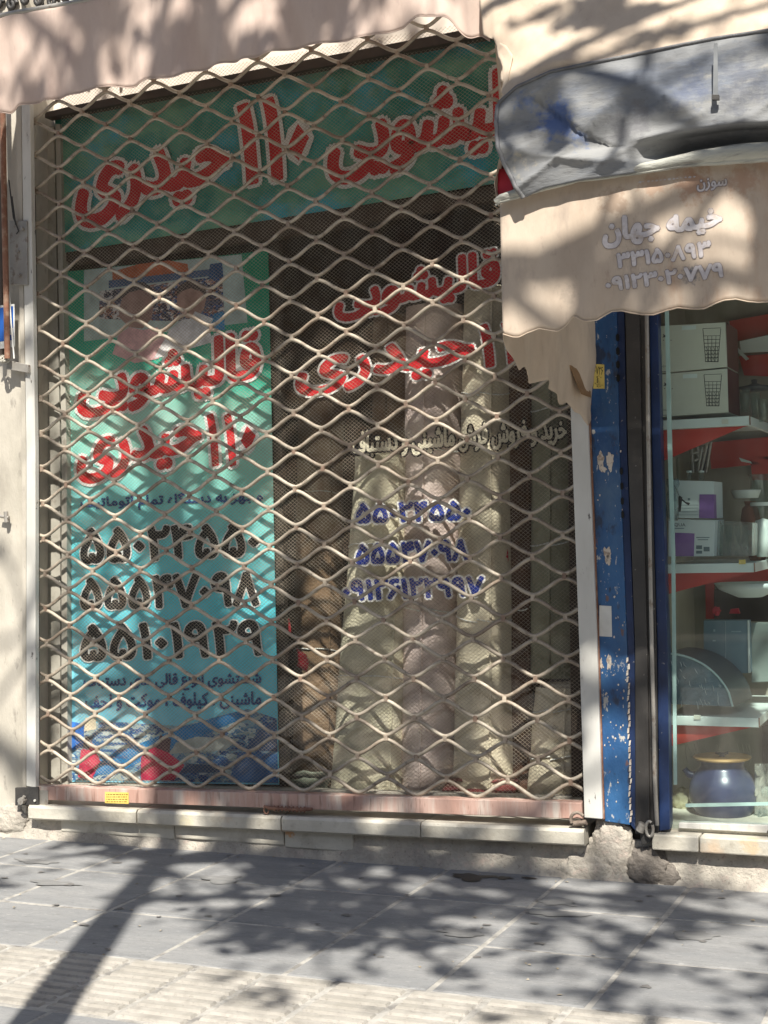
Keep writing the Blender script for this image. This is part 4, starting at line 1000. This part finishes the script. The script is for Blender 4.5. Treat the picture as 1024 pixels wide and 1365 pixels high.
MB().prism(pp([(321,588),(329,568),(341,580),(331,602)], YP-.0024), (0,.001,0)).build('lettering', mt['red'], ps)
MB().prism(pp([(316,590),(322,570),(330,562),(342,570),(346,581),(339,600),(331,608),(322,602)], YP-.001), (0,.001,0)).build('lettering', mt['white'], ps)
lettering('مجهز به دستگاه تمام اتوماتیک', [(108,662),(350,652),(350,674),(108,682)], YP, mt['navyink'], .7, ps)
lettering('۵۵۰۲۴۵۵۰', [(110,706),(344,698),(344,740),(110,750)], YP, mt['blacklet'], 2.4, ps, mt['white'], 1.8)
lettering('۵۵۵۴۷۰۹۸', [(110,772),(344,762),(344,806),(110,812)], YP, mt['blacklet'], 2.4, ps, mt['white'], 1.8)
lettering('۵۵۱۰۱۹۲۹', [(110,834),(348,828),(348,872),(110,880)], YP, mt['blacklet'], 2.4, ps, mt['white'], 1.8)
lettering('شستشوی انواع قالی های دستباف', [(112,900),(348,896),(348,918),(112,922)], YP, mt['navyink'], .7, ps)
lettering('ماشینی ، کیلوف ، موکت و لحف', [(114,926),(348,922),(348,944),(114,948)], YP, mt['navyink'], .7, ps)
# lettering stuck on the window glass
YG = .6885
lettering('قالیشویی', [(449,378),(664,332),(664,392),(449,428)], YG, mt['red'], 3.2, fr, mt['white'], 2.8)
lettering('حیدری', [(397,480),(630,444),(630,496),(397,528)], YG, mt['red'], 3.2, fr, mt['white'], 2.8)
lettering('۱۱', [(640,434),(688,428),(688,484),(640,490)], YG, mt['red'], 1.8, fr, mt['white'], 2.4)
lettering('خرید و فروش فرش ماشینی و دستباف', [(470,576),(755,556),(755,592),(470,612)], YG, mt['cream'], 1.0, fr, mt['blacklet'], 2.4)
lettering('۵۵۰۲۴۵۵۰', [(476,672),(626,668),(626,692),(476,697)], YG, mt['blueink'], 1.7, fr, mt['white'], 2.6)
lettering('۵۵۵۴۷۰۹۸', [(476,726),(624,719),(624,746),(476,752)], YG, mt['blueink'], 1.7, fr, mt['white'], 2.6)
lettering('۰۹۱۲۶۱۲۲۹۹۷', [(459,774),(644,769),(644,793),(459,800)], YG, mt['blueink'], 1.7, fr, mt['white'], 2.6)

# ================================================================ CARPET ROLLS
def roll(top, bot, wt, wb, Y, m_, lab, seed, capc=None):
    """top/bot px centre of the front line; wt/wb px widths"""
    n, k = 28, 34; rows = []
    a = PY(*top, Y); b = PY(*bot, Y)
    ra = (PY(top[0]+wt/2, top[1], Y)-PY(top[0]-wt/2, top[1], Y)).length/2; rb = (PY(bot[0]+wb/2, bot[1], Y)-PY(bot[0]-wb/2, bot[1], Y)).length/2
    root = empty('carpet_roll', (b.x, Y+.1, b.z), lab, 'rolled carpet', 'rolled carpets standing in the shop window')
    R = []
    for j in range(k+1):
        t = j/k; c_ = a.lerp(b, t); r = ra+(rb-ra)*t
        row = []
        for i in range(n+1):
            q = 2*pi*(i % n)/n; s_ = 1+.035*noise.fractal(Vector((cos(q)*2.5, sin(q)*2.5, t*6))+Vector((seed, 0, 0)), 1, 2, 3)
            row.append(Vector((c_.x+r*s_*sin(q), c_.y+ra-r*s_*cos(q)*.9, c_.z)))
        R.append(row)
    MB().grid(R).build('pile', m_, root)
    c_ = a+Vector((0, ra, 0)); mb = MB(); vs = [c_+Vector((0,0,-.02))]+R[0][:-1]
    mb.add(vs, [(0, i+1, (i+1) % n+1) for i in range(n)]); mb.build('roll_end', mt['dark2'], root)
    for tt in (.22+.05*(seed % 3), .62+.04*(seed % 2)):
        j = int(tt*k); mb = MB(); mb.tube([Vector(p_)*1.0+Vector((0,-.004,.012*sin(i*.5+seed))) for i, p_ in enumerate(R[j])], .0035, 5); mb.build('tie_cord', mt['white'], root)
    i0 = (3+seed*2) % 6 - 1
    mb = MB(); mb.tube([Vector(r_[i0])+Vector((.004*noise.noise(Vector((0,j*.4,seed))),-.002,0)) for j, r_ in enumerate(R)], .006, 6); mb.build('overcast_edge', m_, root)
    # spiral ridge
    mb = MB(); mb.tube([c_+Vector((ra*(1-q/22)*.9*sin(q*.9), -ra*(1-q/22)*.8*cos(q*.9), .004)) for q in range(20)], .006, 5); mb.build('spiral_edge', m_, root)
cb = carpet('olive_backing', (.58,.53,.38), (.74,.68,.52)); cm = carpet('mauve_backing', (.60,.47,.43), (.76,.63,.58)); cc = carpet('sand_backing', (.62,.54,.40), (.78,.70,.54))
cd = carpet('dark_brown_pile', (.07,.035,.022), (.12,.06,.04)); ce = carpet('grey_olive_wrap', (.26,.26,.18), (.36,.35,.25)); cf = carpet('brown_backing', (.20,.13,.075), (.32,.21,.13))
roll((497,606),(476,1066),72,98,.735,cb,'olive beige rolled carpet, left of the mauve roll, with low slumped top',1)
roll((565,404),(558,1068),74,72,.755,cm,'mauve pink rolled carpet, the tallest roll in the middle of the window',2)
roll((640,382),(636,1068),62,84,.745,cc,'sand coloured rolled carpet right of the mauve roll',3)
roll((688,398),(690,1066),34,30,.80,cd,'thin dark reddish brown rolled carpet between sand and grey rolls',4)
roll((733,392),(732,905),68,74,.79,ce,'grey olive wrapped roll in the shade by the right edge of the window',5)
roll((738,918),(732,1070),66,78,.72,cc,'short pale rolled rug in front of the grey olive roll at lower right',6)  # lower part of the same roll, its sunlight painted as a paler material
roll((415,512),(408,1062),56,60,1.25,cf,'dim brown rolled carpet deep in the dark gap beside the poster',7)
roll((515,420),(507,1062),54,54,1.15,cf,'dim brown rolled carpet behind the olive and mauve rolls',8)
# folded rug / red things
def foldrug(x0, y0, x1, y1, Y, m_, lab, seed):
    rows = []
    for j in range(9):
        r = []
        for i in range(22):
            u, v = i/21, j/8; P = PY(x0+(x1-x0)*u, y0+(y1-y0)*v+4*noise.noise(Vector((u*4+seed,0,0))), Y); P.y += .035*sin(v*9)+.02*noise.noise(Vector((u*6,v*4,seed))); r.append(P)
        rows.append(r)
    tag(MB().grid(rows).build('folded_rug', m_, solid=.012), lab, 'rug', 'folded rugs at the window foot')
foldrug(592,1040,690,1070,.74,M('maroon_rug', (.12,.02,.025), (.22,.05,.045), 18, .9, stains=((12,.5,.6,(.45,.4,.3),.6),)),'maroon patterned folded rug on the floor between the rolls',1)
foldrug(640,1062,760,1078,.72,M('cream_rug', (.42,.38,.26), (.52,.48,.34), 18, .9),'cream folded cloth lying along the foot of the window',2)
foldrug(384,1030,440,1064,.80,M('grey_green_cloth', (.12,.14,.11), (.2,.22,.17), 18, .9),'grey green folded cloth in the corner beside the poster foot',3)
for i, (x, y) in enumerate(((379,832),(402,880),(668,745))):
    c_ = PY(x, y, .78 if i < 2 else .80); mb = MB()
    rows = [[c_+Vector((.05*(u-.5)+.01*sin(v*3), .02*noise.noise(Vector((u*3,v*3,i))), .08*(.5-v)+.03*(u-.5)*(-1 if i < 2 else 1))) for u in (0,.33,.66,1)] for v in (0,.25,.5,.75,1)]
    tag(mb.grid(rows).build('red_tassel', mt['crimson'], solid=.004), ['upper red cloth scrap hanging in the gap right of the poster','lower red cloth scrap hanging in the gap right of the poster','red cloth scrap on the edge of the sand coloured roll'][i], 'cloth scrap', 'red cloth scraps in the window')

# ================================================================ AWNINGS
def wr(amp, sx, sz, seed):
    def f(P, u, v):
        return Vector((0, amp*noise.fractal(Vector((P.x*sx+seed, P.z*sz, seed)), 1, 2, 4), 0))
    return f
YA = -.07
la = empty('left_awning', tuple(PY(300,90,YA)), 'faded pinkish fabric awning with wavy lower edge above the grille', 'awning')
botL = [(-60,152),(0,149),(13,151),(27,143),(47,138),(73,131),(92,127),(110,121),(133,118),(153,115),(179,116),(199,106),(233,101),(266,95),(299,85),(340,76),(375,69),(406,63),(440,57),(473,51),(495,49),(513,46),(528,41),(539,38),(550,29),(559,22),(572,22),(586,25),(595,24),(602,27),(608,37),(616,46),(626,51),(634,50),(641,47),(652,54)]
xs = [-60+712*i/150 for i in range(151)]
bot = [(x, y, YA+.02*sin(x*.05)) for x, y in xrows(botL, xs)]
# add a fine scallop relief in depth
topL = [(x, 21-(x)*.178 if x > -1e3 else 0, YA) for x in xs]
mid = [(x, b[1]*.5+t[1]*.5, YA+.008*sin(x*.045+1)) for x, b, t in zip(xs, bot, topL)]
def dispL(P, u, v): return Vector((0, (.006+.016*v)*noise.fractal(Vector((P.x*5, P.z*1.6, 0)), 1, 2, 4)+.012*v*sin(P.x*38+2*sin(P.x*7)), 0))
rows = loft([topL, mid, bot], 260, 24, dispL)
back = [[P+Vector((0,   .46*k/4, .20*k/4-.02*sin(pi*k/4))) for P in rows[0]] for k in (4,3,2,1)]  # unseen roof fabric, added and sized to shade the sign below a sunlit strip
MB().grid(back+rows).build('fabric', mt['awnL'], la, solid=.0025)
mb = MB(); mb.tube([P+Vector((0,.006,.003)) for P in rows[0][::6]], .012, 8); mb.build('front_bar', mt['steel'], la)
mb = MB(); mb.tube([P+Vector((0,-.003,0)) for P in rows[-1]], .0022, 5); mb.build('hem', mt['awnL'], la)
tl_ = rows[0][0]; tr_ = rows[0][-1]
YV = -.40
mt['valance'] = M('valance_fabric', (.49,.395,.31), (.60,.50,.40), 4, .8, .25, 14, stretch=(1.5,1.5,.6), trans=.10, stains=((3.4,.54,.70,(.42,.25,.16),.75),(7,.56,.70,(.34,.27,.23),.55),(30,.6,.72,(.34,.24,.19),.4)), spots=((PY(925,245,-.4),.075,(.38,.19,.11),.6),(PY(870,247,-.4),.05,(.44,.26,.17),.5),(PY(990,243,-.4),.06,(.40,.22,.14),.5),(PY(820,270,-.4),.06,(.30,.19,.13),.5),(PY(925,366,-.4),.04,(.10,.13,.18),.75),(PY(760,395,-.4),.05,(.34,.28,.23),.5)))
ra_ = empty('right_awning', tuple(PY(850,250,YV)), 'tan tarpaulin awning with grey blue worn band and scalloped valance printed with white Persian letters', 'awning')
def vd(P, u=0, v=0): return Vector((0, .010*noise.fractal(Vector((P.x*4, P.z*2.2, 7)), 1, 2, 4)+.012*sin(P.x*21+1.5*sin(P.x*5))*max(0, min(1, (2.42-P.z)/.5)), 0))
topV = [(662,276,YV+.03),(668,262,YV),(700,257,YV),(726,247,YV),(771,239,YV),(842,227,YV),(925,212,YV),(1024,206,YV),(1120,205,YV)]
botV = [(673,447),(682,450),(690,450),(702,444),(718,438),(730,440),(743,442),(750,438),(757,433),(763,425),(768,422),(774,426),(782,429),(796,427),(806,420),(815,415),(828,414),(840,417),(857,420),(872,420),(888,414),(903,410),(922,412),(940,412),(953,406),(966,401),(982,399),(996,402),(1010,403),(1024,402),(1050,398),(1085,404),(1120,396)]
xs = [668+452*i/160 for i in range(161)]
tv = xrows([(668,264)]+[(a, b) for a, b, _ in topV[2:]], xs); bv = xrows([(668,446)]+botV[1:], xs)
def VX(x, t): return x+(5*(t) if x < 672 else 0)
rowsV = []
for j in range(31):
    t = j/30; r = []
    for (x, y0), (_, y1) in zip(tv, bv):
        P = PY(x+ (t-.3)*6*max(0, 1-(x-668)/60), y0+(y1-y0)*t, YV-.02*sin(pi*t*.6)); P += vd(P); r.append(P)
    rowsV.append(r)
wrap = [[P+Vector((.004*k, .03*k, 0)) for k in (3,2,1)] for P in [r[0] for r in rowsV]]
rowsV2 = [w_+r for w_, r in zip(wrap, rowsV)]
MB().grid(rowsV2).build('valance', mt['valance'], ra_, solid=.0025)
mb = MB(); mb.tube([P+Vector((0,-.003,0)) for P in rowsV[-1]], .0022, 5); mb.build('hem', mt['awnR'], ra_)
def surfV(x, y):
    y0 = xrows([(668,264)]+[(a, b) for a, b, _ in topV[2:]], [x])[0][1]; y1 = xrows([(668,446)]+botV[1:], [x])[0][1]; t = (y-y0)/(y1-y0)
    P = PY(x, y, YV-.02*sin(pi*t*.6)); P += vd(P); P.y -= .0016; return P
kw = dict(parent=ra_, surf=surfV, out=mt['silveredge'], outr=.8, n=6)
lettering('خیمه جهان', [(805,293),(962,272),(962,309),(805,331)], 0, mt['silver'], 2.0, **kw)
lettering('۳۳۱۵۰۸۹۳', [(823,339),(947,322),(947,341),(823,357)], 0, mt['silver'], 1.5, **kw)
lettering('۰۹۱۲۳۰۲۰۷۷۹', [(808,371),(964,351),(964,369),(808,388)], 0, mt['silver'], 1.5, **kw)
lettering('سوزن', [(930,240),(969,236),(969,252),(930,256)], 0, mt['silver'], .5, **kw)
mb = MB(); rr = random.Random(2)
for k in range(14):
    x = 853+k*5.6+rr.uniform(-1,1); y = 243-k*.55; s_ = rr.uniform(.8, 1.8)
    Q = [surfV(x+dx*s_*1.6, y+dy*s_) for dx, dy in ((-1,.6),(.3,1),(1,-.3),(-.2,-.9))]; mb.add([q_-Vector((0,.001,0)) for q_ in Q], [(0,1,2,3)])
mb.build('worn_print', mt['silver'], ra_)
# stain patches at the valance top (rust coloured)
# roll
rp = [(661,273),(668,267),(690,261),(726,250),(771,240),(842,230),(899,219),(925,214),(980,207),(1024,205),(1120,204)]
rr_ = [.012,.014,.016,.016,.014,.015,.020,.024,.028,.030,.03]
pts = [PY(x, y-3, YV-.03) for x, y in rp]
mb = MB(); P2 = []; R2 = []
for (a, b, r0, r1) in zip(pts, pts[1:], rr_, rr_[1:]):
    for k in range(6): P2.append(a.lerp(b, k/6)+Vector((0,0,.002*noise.noise(a.lerp(b, k/6)*20)))); R2.append((r0+(r1-r0)*k/6)*(1+.12*noise.noise(a.lerp(b, k/6)*14)))
mb.tube(P2, R2, 12); mb.tube([p_+Vector((0,-.004,-r_*.9)) for p_, r_ in zip(P2, R2)], [r_*.35 for r_ in R2], 8)
mb.build('rolled_edge', mt['roll'], ra_)
# grey-blue band with a sagging fold
seam = [(664,141),(668,135),(689,116),(734,96),(780,86),(827,77),(890,64),(951,52),(1024,41),(1120,26)]
bl_ = [(699,264),(705,261),(726,251),(771,241),(842,231),(899,220),(925,216),(980,209),(1024,207),(1120,206)]
def lerp_rows(a, b, t): return [tuple(u+(v-u)*t for u, v in zip(p_, q_)) for p_, q_ in zip(a, b)]
R = []
for t, dy in ((0,0),(.12,-.012),(.35,-.02),(.6,-.025),(.74,-.03),(.80,.09),(.9,.11),(1,.02)):
    row = lerp_rows(seam, bl_, t); out = []
    for i, (x, y) in enumerate(row):
        right = max(0, min(1, (x-840)/90)); d = dy if t < .78 else (-.035*(1-right)+dy*right)
        if i == 0: x = [664,663,665,674,682,686,691,698][[0,.12,.35,.6,.74,.80,.9,1].index(t)]
        out.append((x, y, YV-.01+d))
    R.append(out)
def crease(u, v):
    ax, ay, bx, by = .10, .12, .36, .66; dx, dy = bx-ax, by-ay; t = max(0, min(1, ((u-ax)*dx*2.2**2+(v-ay)*dy)/(dx*dx*2.2**2+dy*dy)))
    q = (v-(ay+dy*t)); h = math.hypot((u-(ax+dx*t))*2.2, q)
    return .032*math.exp(-(h/.09)**2)*(1 if q > 0 else .35)*math.sin(pi*min(1,t*.9+.1))
def dispB(P, u, v): return Vector((0, crease(u, v)+.022*noise.fractal(Vector((P.x*2.2+P.z*2.5, P.z*3-P.x*1.5, 3)), 1, 2, 3)*min(1, 6*v*(1-v)+.1)-(.030*(1-abs(noise.noise(Vector((P.x*1.1+P.z*3.2, P.z*1.2-P.x*.6, 8)))))**6+.016*(1-abs(noise.noise(Vector((P.x*5-P.z*7, P.z*4, 2)))))**8)*min(1, 5*v*(1-v)), 0))
rowsB = loft(R, 150, 42, dispB)
MB().grid(rowsB).build('worn_band', mt['band'], ra_, solid=.003)
mb = MB(); mb.tube([r[0]+Vector((0,-.004,0)) for r in rowsB], .008, 8); mb.tube([P+Vector((0,-.004,0)) for P in rowsB[0]], .006, 8); mb.build('piping', mt['pipe'], ra_)
# upper tan piece
edge_l = [(640,-70,-.06),(640,0,-.12),(641,30,-.16),(648,52,-.22),(659,57,-.25),(672,60,-.30),(683,71,-.34)]
R = []
topx = [(640,-60),(655,-66),(700,-75),(780,-85),(860,-92),(940,-98),(1000,-104),(1040,-108),(1080,-112),(1130,-118)]
for t in (0,.25,.5,.72,.86,.95,1):
    row = []
    for i, ((x0, y0), (x1, y1)) in enumerate(zip(topx, seam)):
        x = x0+(x1-x0)*t; y = y0+(y1-y0)*t
        row.append((x, y, -.02+(YV-.005+.02)*t**.85))
    R.append(row)
R[0][0] = (640,-60,-.02); R[1][0] = (640,-5,-.12); R[2][0] = (645,48,-.22); R[3][0] = (676,62,-.30); R[4][0] = (684,74,-.34); R[5][0] = (678,108,-.38)
def dispT(P, u, v): return Vector((0, .022*noise.fractal(Vector((P.x*3+P.z*3.5, P.z*2-P.x*2, 13)), 1, 2, 4)*min(1, 5*(1-v))-.020*(1-abs(noise.noise(Vector((P.x*1.6-P.z*1.8, P.z*.8+P.x*.5, 5)))))**7*min(1, 5*(1-v)), .0))
rowsT = loft(R, 150, 36, dispT)
MB().grid(rowsT).build('upper_fabric', mt['awnR'], ra_, solid=.0025)
# inner side fold going back (dark inside) + red lining
MB().grid([[PY(675,62,-.30),PY(668,100,-.33),PY(668,135,-.37)],[PY(672,64,-.2),PY(672,100,-.2),PY(674,150,-.2)],[PY(660,60,.1),PY(664,100,.1),PY(668,170,.1)]]).build('side_fold', mt['awnR'], ra_, solid=.002)
fold = [[(672,150,-.36),(668,200,-.36),(659,245,-.33),(663,268,-.35)],[(680,170,-.25),(676,205,-.2),(672,240,-.2),(675,262,-.25)]]
MB().grid(loft([fold[0], fold[1]], 20, 6)).build('side_lining', mt['awnR'], ra_, solid=.002)
MB().grid(loft([[(668,195,-.25),(672,188,-.25)],[(662,262,-.3),(700,262,-.3)]], 4, 6)).build('red_lining', flat('deep_red', (.16,.006,.012)), ra_, solid=.002)
MB().grid(loft([[(664,226,-.31),(684,224,-.31)],[(663,268,-.33),(684,264,-.33)]], 8, 6, wr(.006,30,30,1))).build('red_lining', mt['crimson'], ra_, solid=.002)
# strap with buckle on band
MB().prism(pp([(950,128),(957,128),(956.5,57),(951.5,57)], YV-.085), (0,.004,0)).build('strap', mt['strapm'], ra_, bevel=.001)
MB().prism(pp([(949,133),(958.5,133),(958.5,126),(949,126)], YV-.092), (0,.012,0)).build('buckle', mt['blackmetal'], ra_, bevel=.001)
# side valance (flap) from the front corner back to the wall
flb = [(673,452),(679,463),(685,476),(691,494),(694,490),(697,489),(704,501),(708,508),(713,511),(719,510),(724,508),(729,506),(731,508),(729,518),(733,522),(739,524),(744,527),(747,534),(750,539),(755,539),(760,536),(764,541),(769,549),(774,552),(779,562),(784,568),(792,560)]
nf = len(flb)
top_f = [(671+ (793-671)*i/(nf-1), 400+ (400-400)*i/(nf-1)) for i in range(nf)]
def flY(x): return YV+.02+(x-671)/(793-671)*.82
R0_ = [(x, y, flY(x)) for x, y in top_f]; R1_ = [(x, y, flY(x)) for x, y in flb]
def dispF(P, u, v): return Vector((.02*noise.fractal(Vector((P.y*4, P.z*3, 3)), 1, 2, 4)+.012*sin(P.y*24)*v, 0, 0))
rowsF = loft([R0_, lerp_rows(R0_, R1_, .5), R1_], 120, 24, dispF)
MB().grid(rowsF).build('side_valance', mt['awnR'], ra_, solid=.0025)
# shade on the inside of the flap, painted as a brown layer
MB().grid(loft([[(740,415,.2),(757,415,.3),(772,415,.4)],[(752,470,.2),(768,470,.3),(782,470,.4)],[(775,525,.25),(782,528,.33),(788,530,.42)]], 12, 12)).build('flap_shade_patch', M('brown_shade_fabric', (.20,.11,.05), (.34,.21,.11), 6, .9, trans=.1), ra_, solid=.002)
# frame tubes of the awning
mb = MB(); a = rowsV[0][0]; b = rowsV[0][-1]; mb.tube([a+Vector((.02,.03,.01)), b+Vector((0,.03,.01))], .014, 8)
mb.tube([a+Vector((.02,.03,.01)), Vector((2.14,.48,2.75))], .012, 8); mb.build('frame_tube', mt['steel'], ra_)
# small red bit below flap
MB().prism(pp([(781,560),(787,560),(786,548),(781,545)], .43), (0,.004,0)).build('red_trim', mt['crimson'], ra_)

# ================================================================ STREET TREES (stand behind / beside the camera, cast the dappled shade)
def in_view(P, m_=60):
    v = P-CAM; z = v.dot(FV)
    if z < .3: return (v.length < .8)
    x = 512+FPX*v.dot(RV)/z; y = 682.5-FPX*v.dot(UV)/z
    return -m_ < x < 1024+m_ and -m_ < y < 1365+m_
def keep(P):
    dy = .5-P.y; X = P.x-.385*dy; Z = P.z-1.36*dy      # where this leaf's shade would meet the shop front
    if Z < 0: d = .55 if X > .55 else .26
    elif X > 1.95 and Z < .85: d = .12
    elif Z < 2.45: d = .12 if X < .55 else .14 if X < 1.5 else .32
    elif Z < 3.3: d = .52
    else: d = .15
    v = noise.noise(Vector((X*3.2, Z*3.2, P.y*.5)))*.62+noise.noise(Vector((X*8, Z*8, 4)))*.42
    return v > (.5-d)*.9
def tree(base, height, lean, crown_c, crown_r, nleaf, seed, lab, tr=.13, nb=34, cl=1.0, leaders=()):
    rr = random.Random(seed); root = empty('street_tree', base, lab, 'tree')
    B = Vector(base); mb = MB(); tips = []
    top = B+Vector((lean[0], lean[1], height*.72))
    tp = [B.lerp(top, t)+Vector((.06*sin(t*5+seed),.06*cos(t*4),0))*t for t in [i/10 for i in range(11)]]
    mb.tube(tp, [tr*(1.25-.25*min(1, t*3))*(1-.055*t) if t else tr*1.35 for t in range(11)], 14)
    mb.build('trunk', mt['bark'], root)
    bb = MB()
    for pts_, rs_ in leaders:
        bb.tube(pts_, rs_, 8, caps=False)
    for k in range(nb):
        s0 = tp[rr.randint(7, 10)]
        while True:
            d = Vector((rr.uniform(-1,1), rr.uniform(-1,1), rr.uniform(-1,1)))
            if .25 < d.length < 1: break
        e_ = Vector(crown_c)+Vector((d.x*crown_r[0], d.y*crown_r[1], d.z*crown_r[2]))
        m0 = s0.lerp(e_, .5)+Vector((rr.uniform(-.5,.5), rr.uniform(-.3,.3), rr.uniform(.0,.6)))
        ok = True
        if any(in_view(s0.lerp(m0, q/6)) or in_view(m0.lerp(e_, q/6)) for q in range(7)): continue
        r0 = rr.uniform(.022,.045); bb.tube([s0, s0.lerp(m0,.5)+Vector((0,0,.08)), m0, m0.lerp(e_,.5), e_], [r0*1.5, r0*1.2, r0, r0*.6, r0*.3], 7, caps=False)
        tips += [(m0, e_)]
        for q in range(4):
            st_ = m0.lerp(e_, rr.uniform(.0,1)); en = st_+Vector((rr.uniform(-.6,.6), rr.uniform(-.6,.6), rr.uniform(-.4,.5)))
            if in_view(en) or in_view(st_): continue
            bb.tube([st_, st_.lerp(en,.5)+Vector((0,0,.05)), en], [r0*.45, r0*.3, r0*.15], 5, caps=False); tips.append((st_, en))
    bb.build('limbs', mt['bark'], root)
    lf = MB(); vs = []; fs = []
    n = 0
    while n < nleaf:
        a, b = rr.choice(tips); c_ = a.lerp(b, rr.uniform(.3, 1.1))+Vector((rr.gauss(0,.16), rr.gauss(0,.16), rr.gauss(0,.14)))*cl
        sg = rr.uniform(.05, .13)
        for q in range(rr.randint(8, 22)):
            P = c_+Vector((rr.gauss(0,1), rr.gauss(0,1), rr.gauss(0,.8)))*sg; n += 1
            if in_view(P) or not keep(P): continue
            s_ = rr.uniform(.035,.065); d1 = Vector((rr.gauss(0,1), rr.gauss(0,1), rr.gauss(0,.5))).normalized(); d2 = d1.cross(Vector((rr.gauss(0,.5), rr.gauss(0,.5), 1))).normalized()
            i0 = len(vs); vs += [P-d1*s_, P+d2*s_*.6-Vector((0,0,s_*.15)), P+d1*s_*1.1, P-d2*s_*.6-Vector((0,0,s_*.15))]; fs.append((i0,i0+1,i0+2,i0+3))
    lf.add(vs, fs); lf.build('crown', mt['leaf'], root)
tree((1.62,-3.05,0), 9.0, (-.15,.0), (2.9,-3.2,5.9), (2.8,1.4,2.9), 26000, 3, 'slim street tree just left of the picture whose shadow crosses the paving', .105,
     leaders=(([(1.47,-3.05,6.3),(1.40,-3.05,6.9),(1.35,-3.05,7.4),(1.33,-3.05,7.9),(1.36,-3.05,8.5)], [.06,.052,.045,.04,.02]), ([(1.36,-3.05,7.25),(1.22,-3.05,7.55),(1.08,-3.05,7.66),(.92,-3.05,7.82),(.7,-3.05,8.1)], [.04,.034,.03,.024,.01]), ([(1.10,-3.05,7.62),(.98,-3.08,7.5),(.85,-3.1,7.3)], [.02,.014,.008]), ([(1.34,-3.05,7.8),(1.6,-3.0,8.0),(1.9,-3.0,8.4)], [.03,.022,.01])))
# building across the street
ob = empty('street_building', (0,-24,0), 'plain stone building across the street behind the camera', 'building')
MB().box((-40,-30,-.15),(45,-24,13)).build('wall', mt['wallstone'], ob)
wm = MB().box((0,-23.98,0),(1.6,-23.9,1.7)).mesh('window'); wm.materials.append(mt['navy'])
for i in range(12):
    for j in range(4):
        o = bpy.data.objects.new('window', wm); COL.objects.link(o); o.parent = ob; o.matrix_parent_inverse = Matrix.Translation(-ob.location)
        o.location = (-34+i*6.2, 0, 1+j*3)
bpy.data.objects.remove(_to)
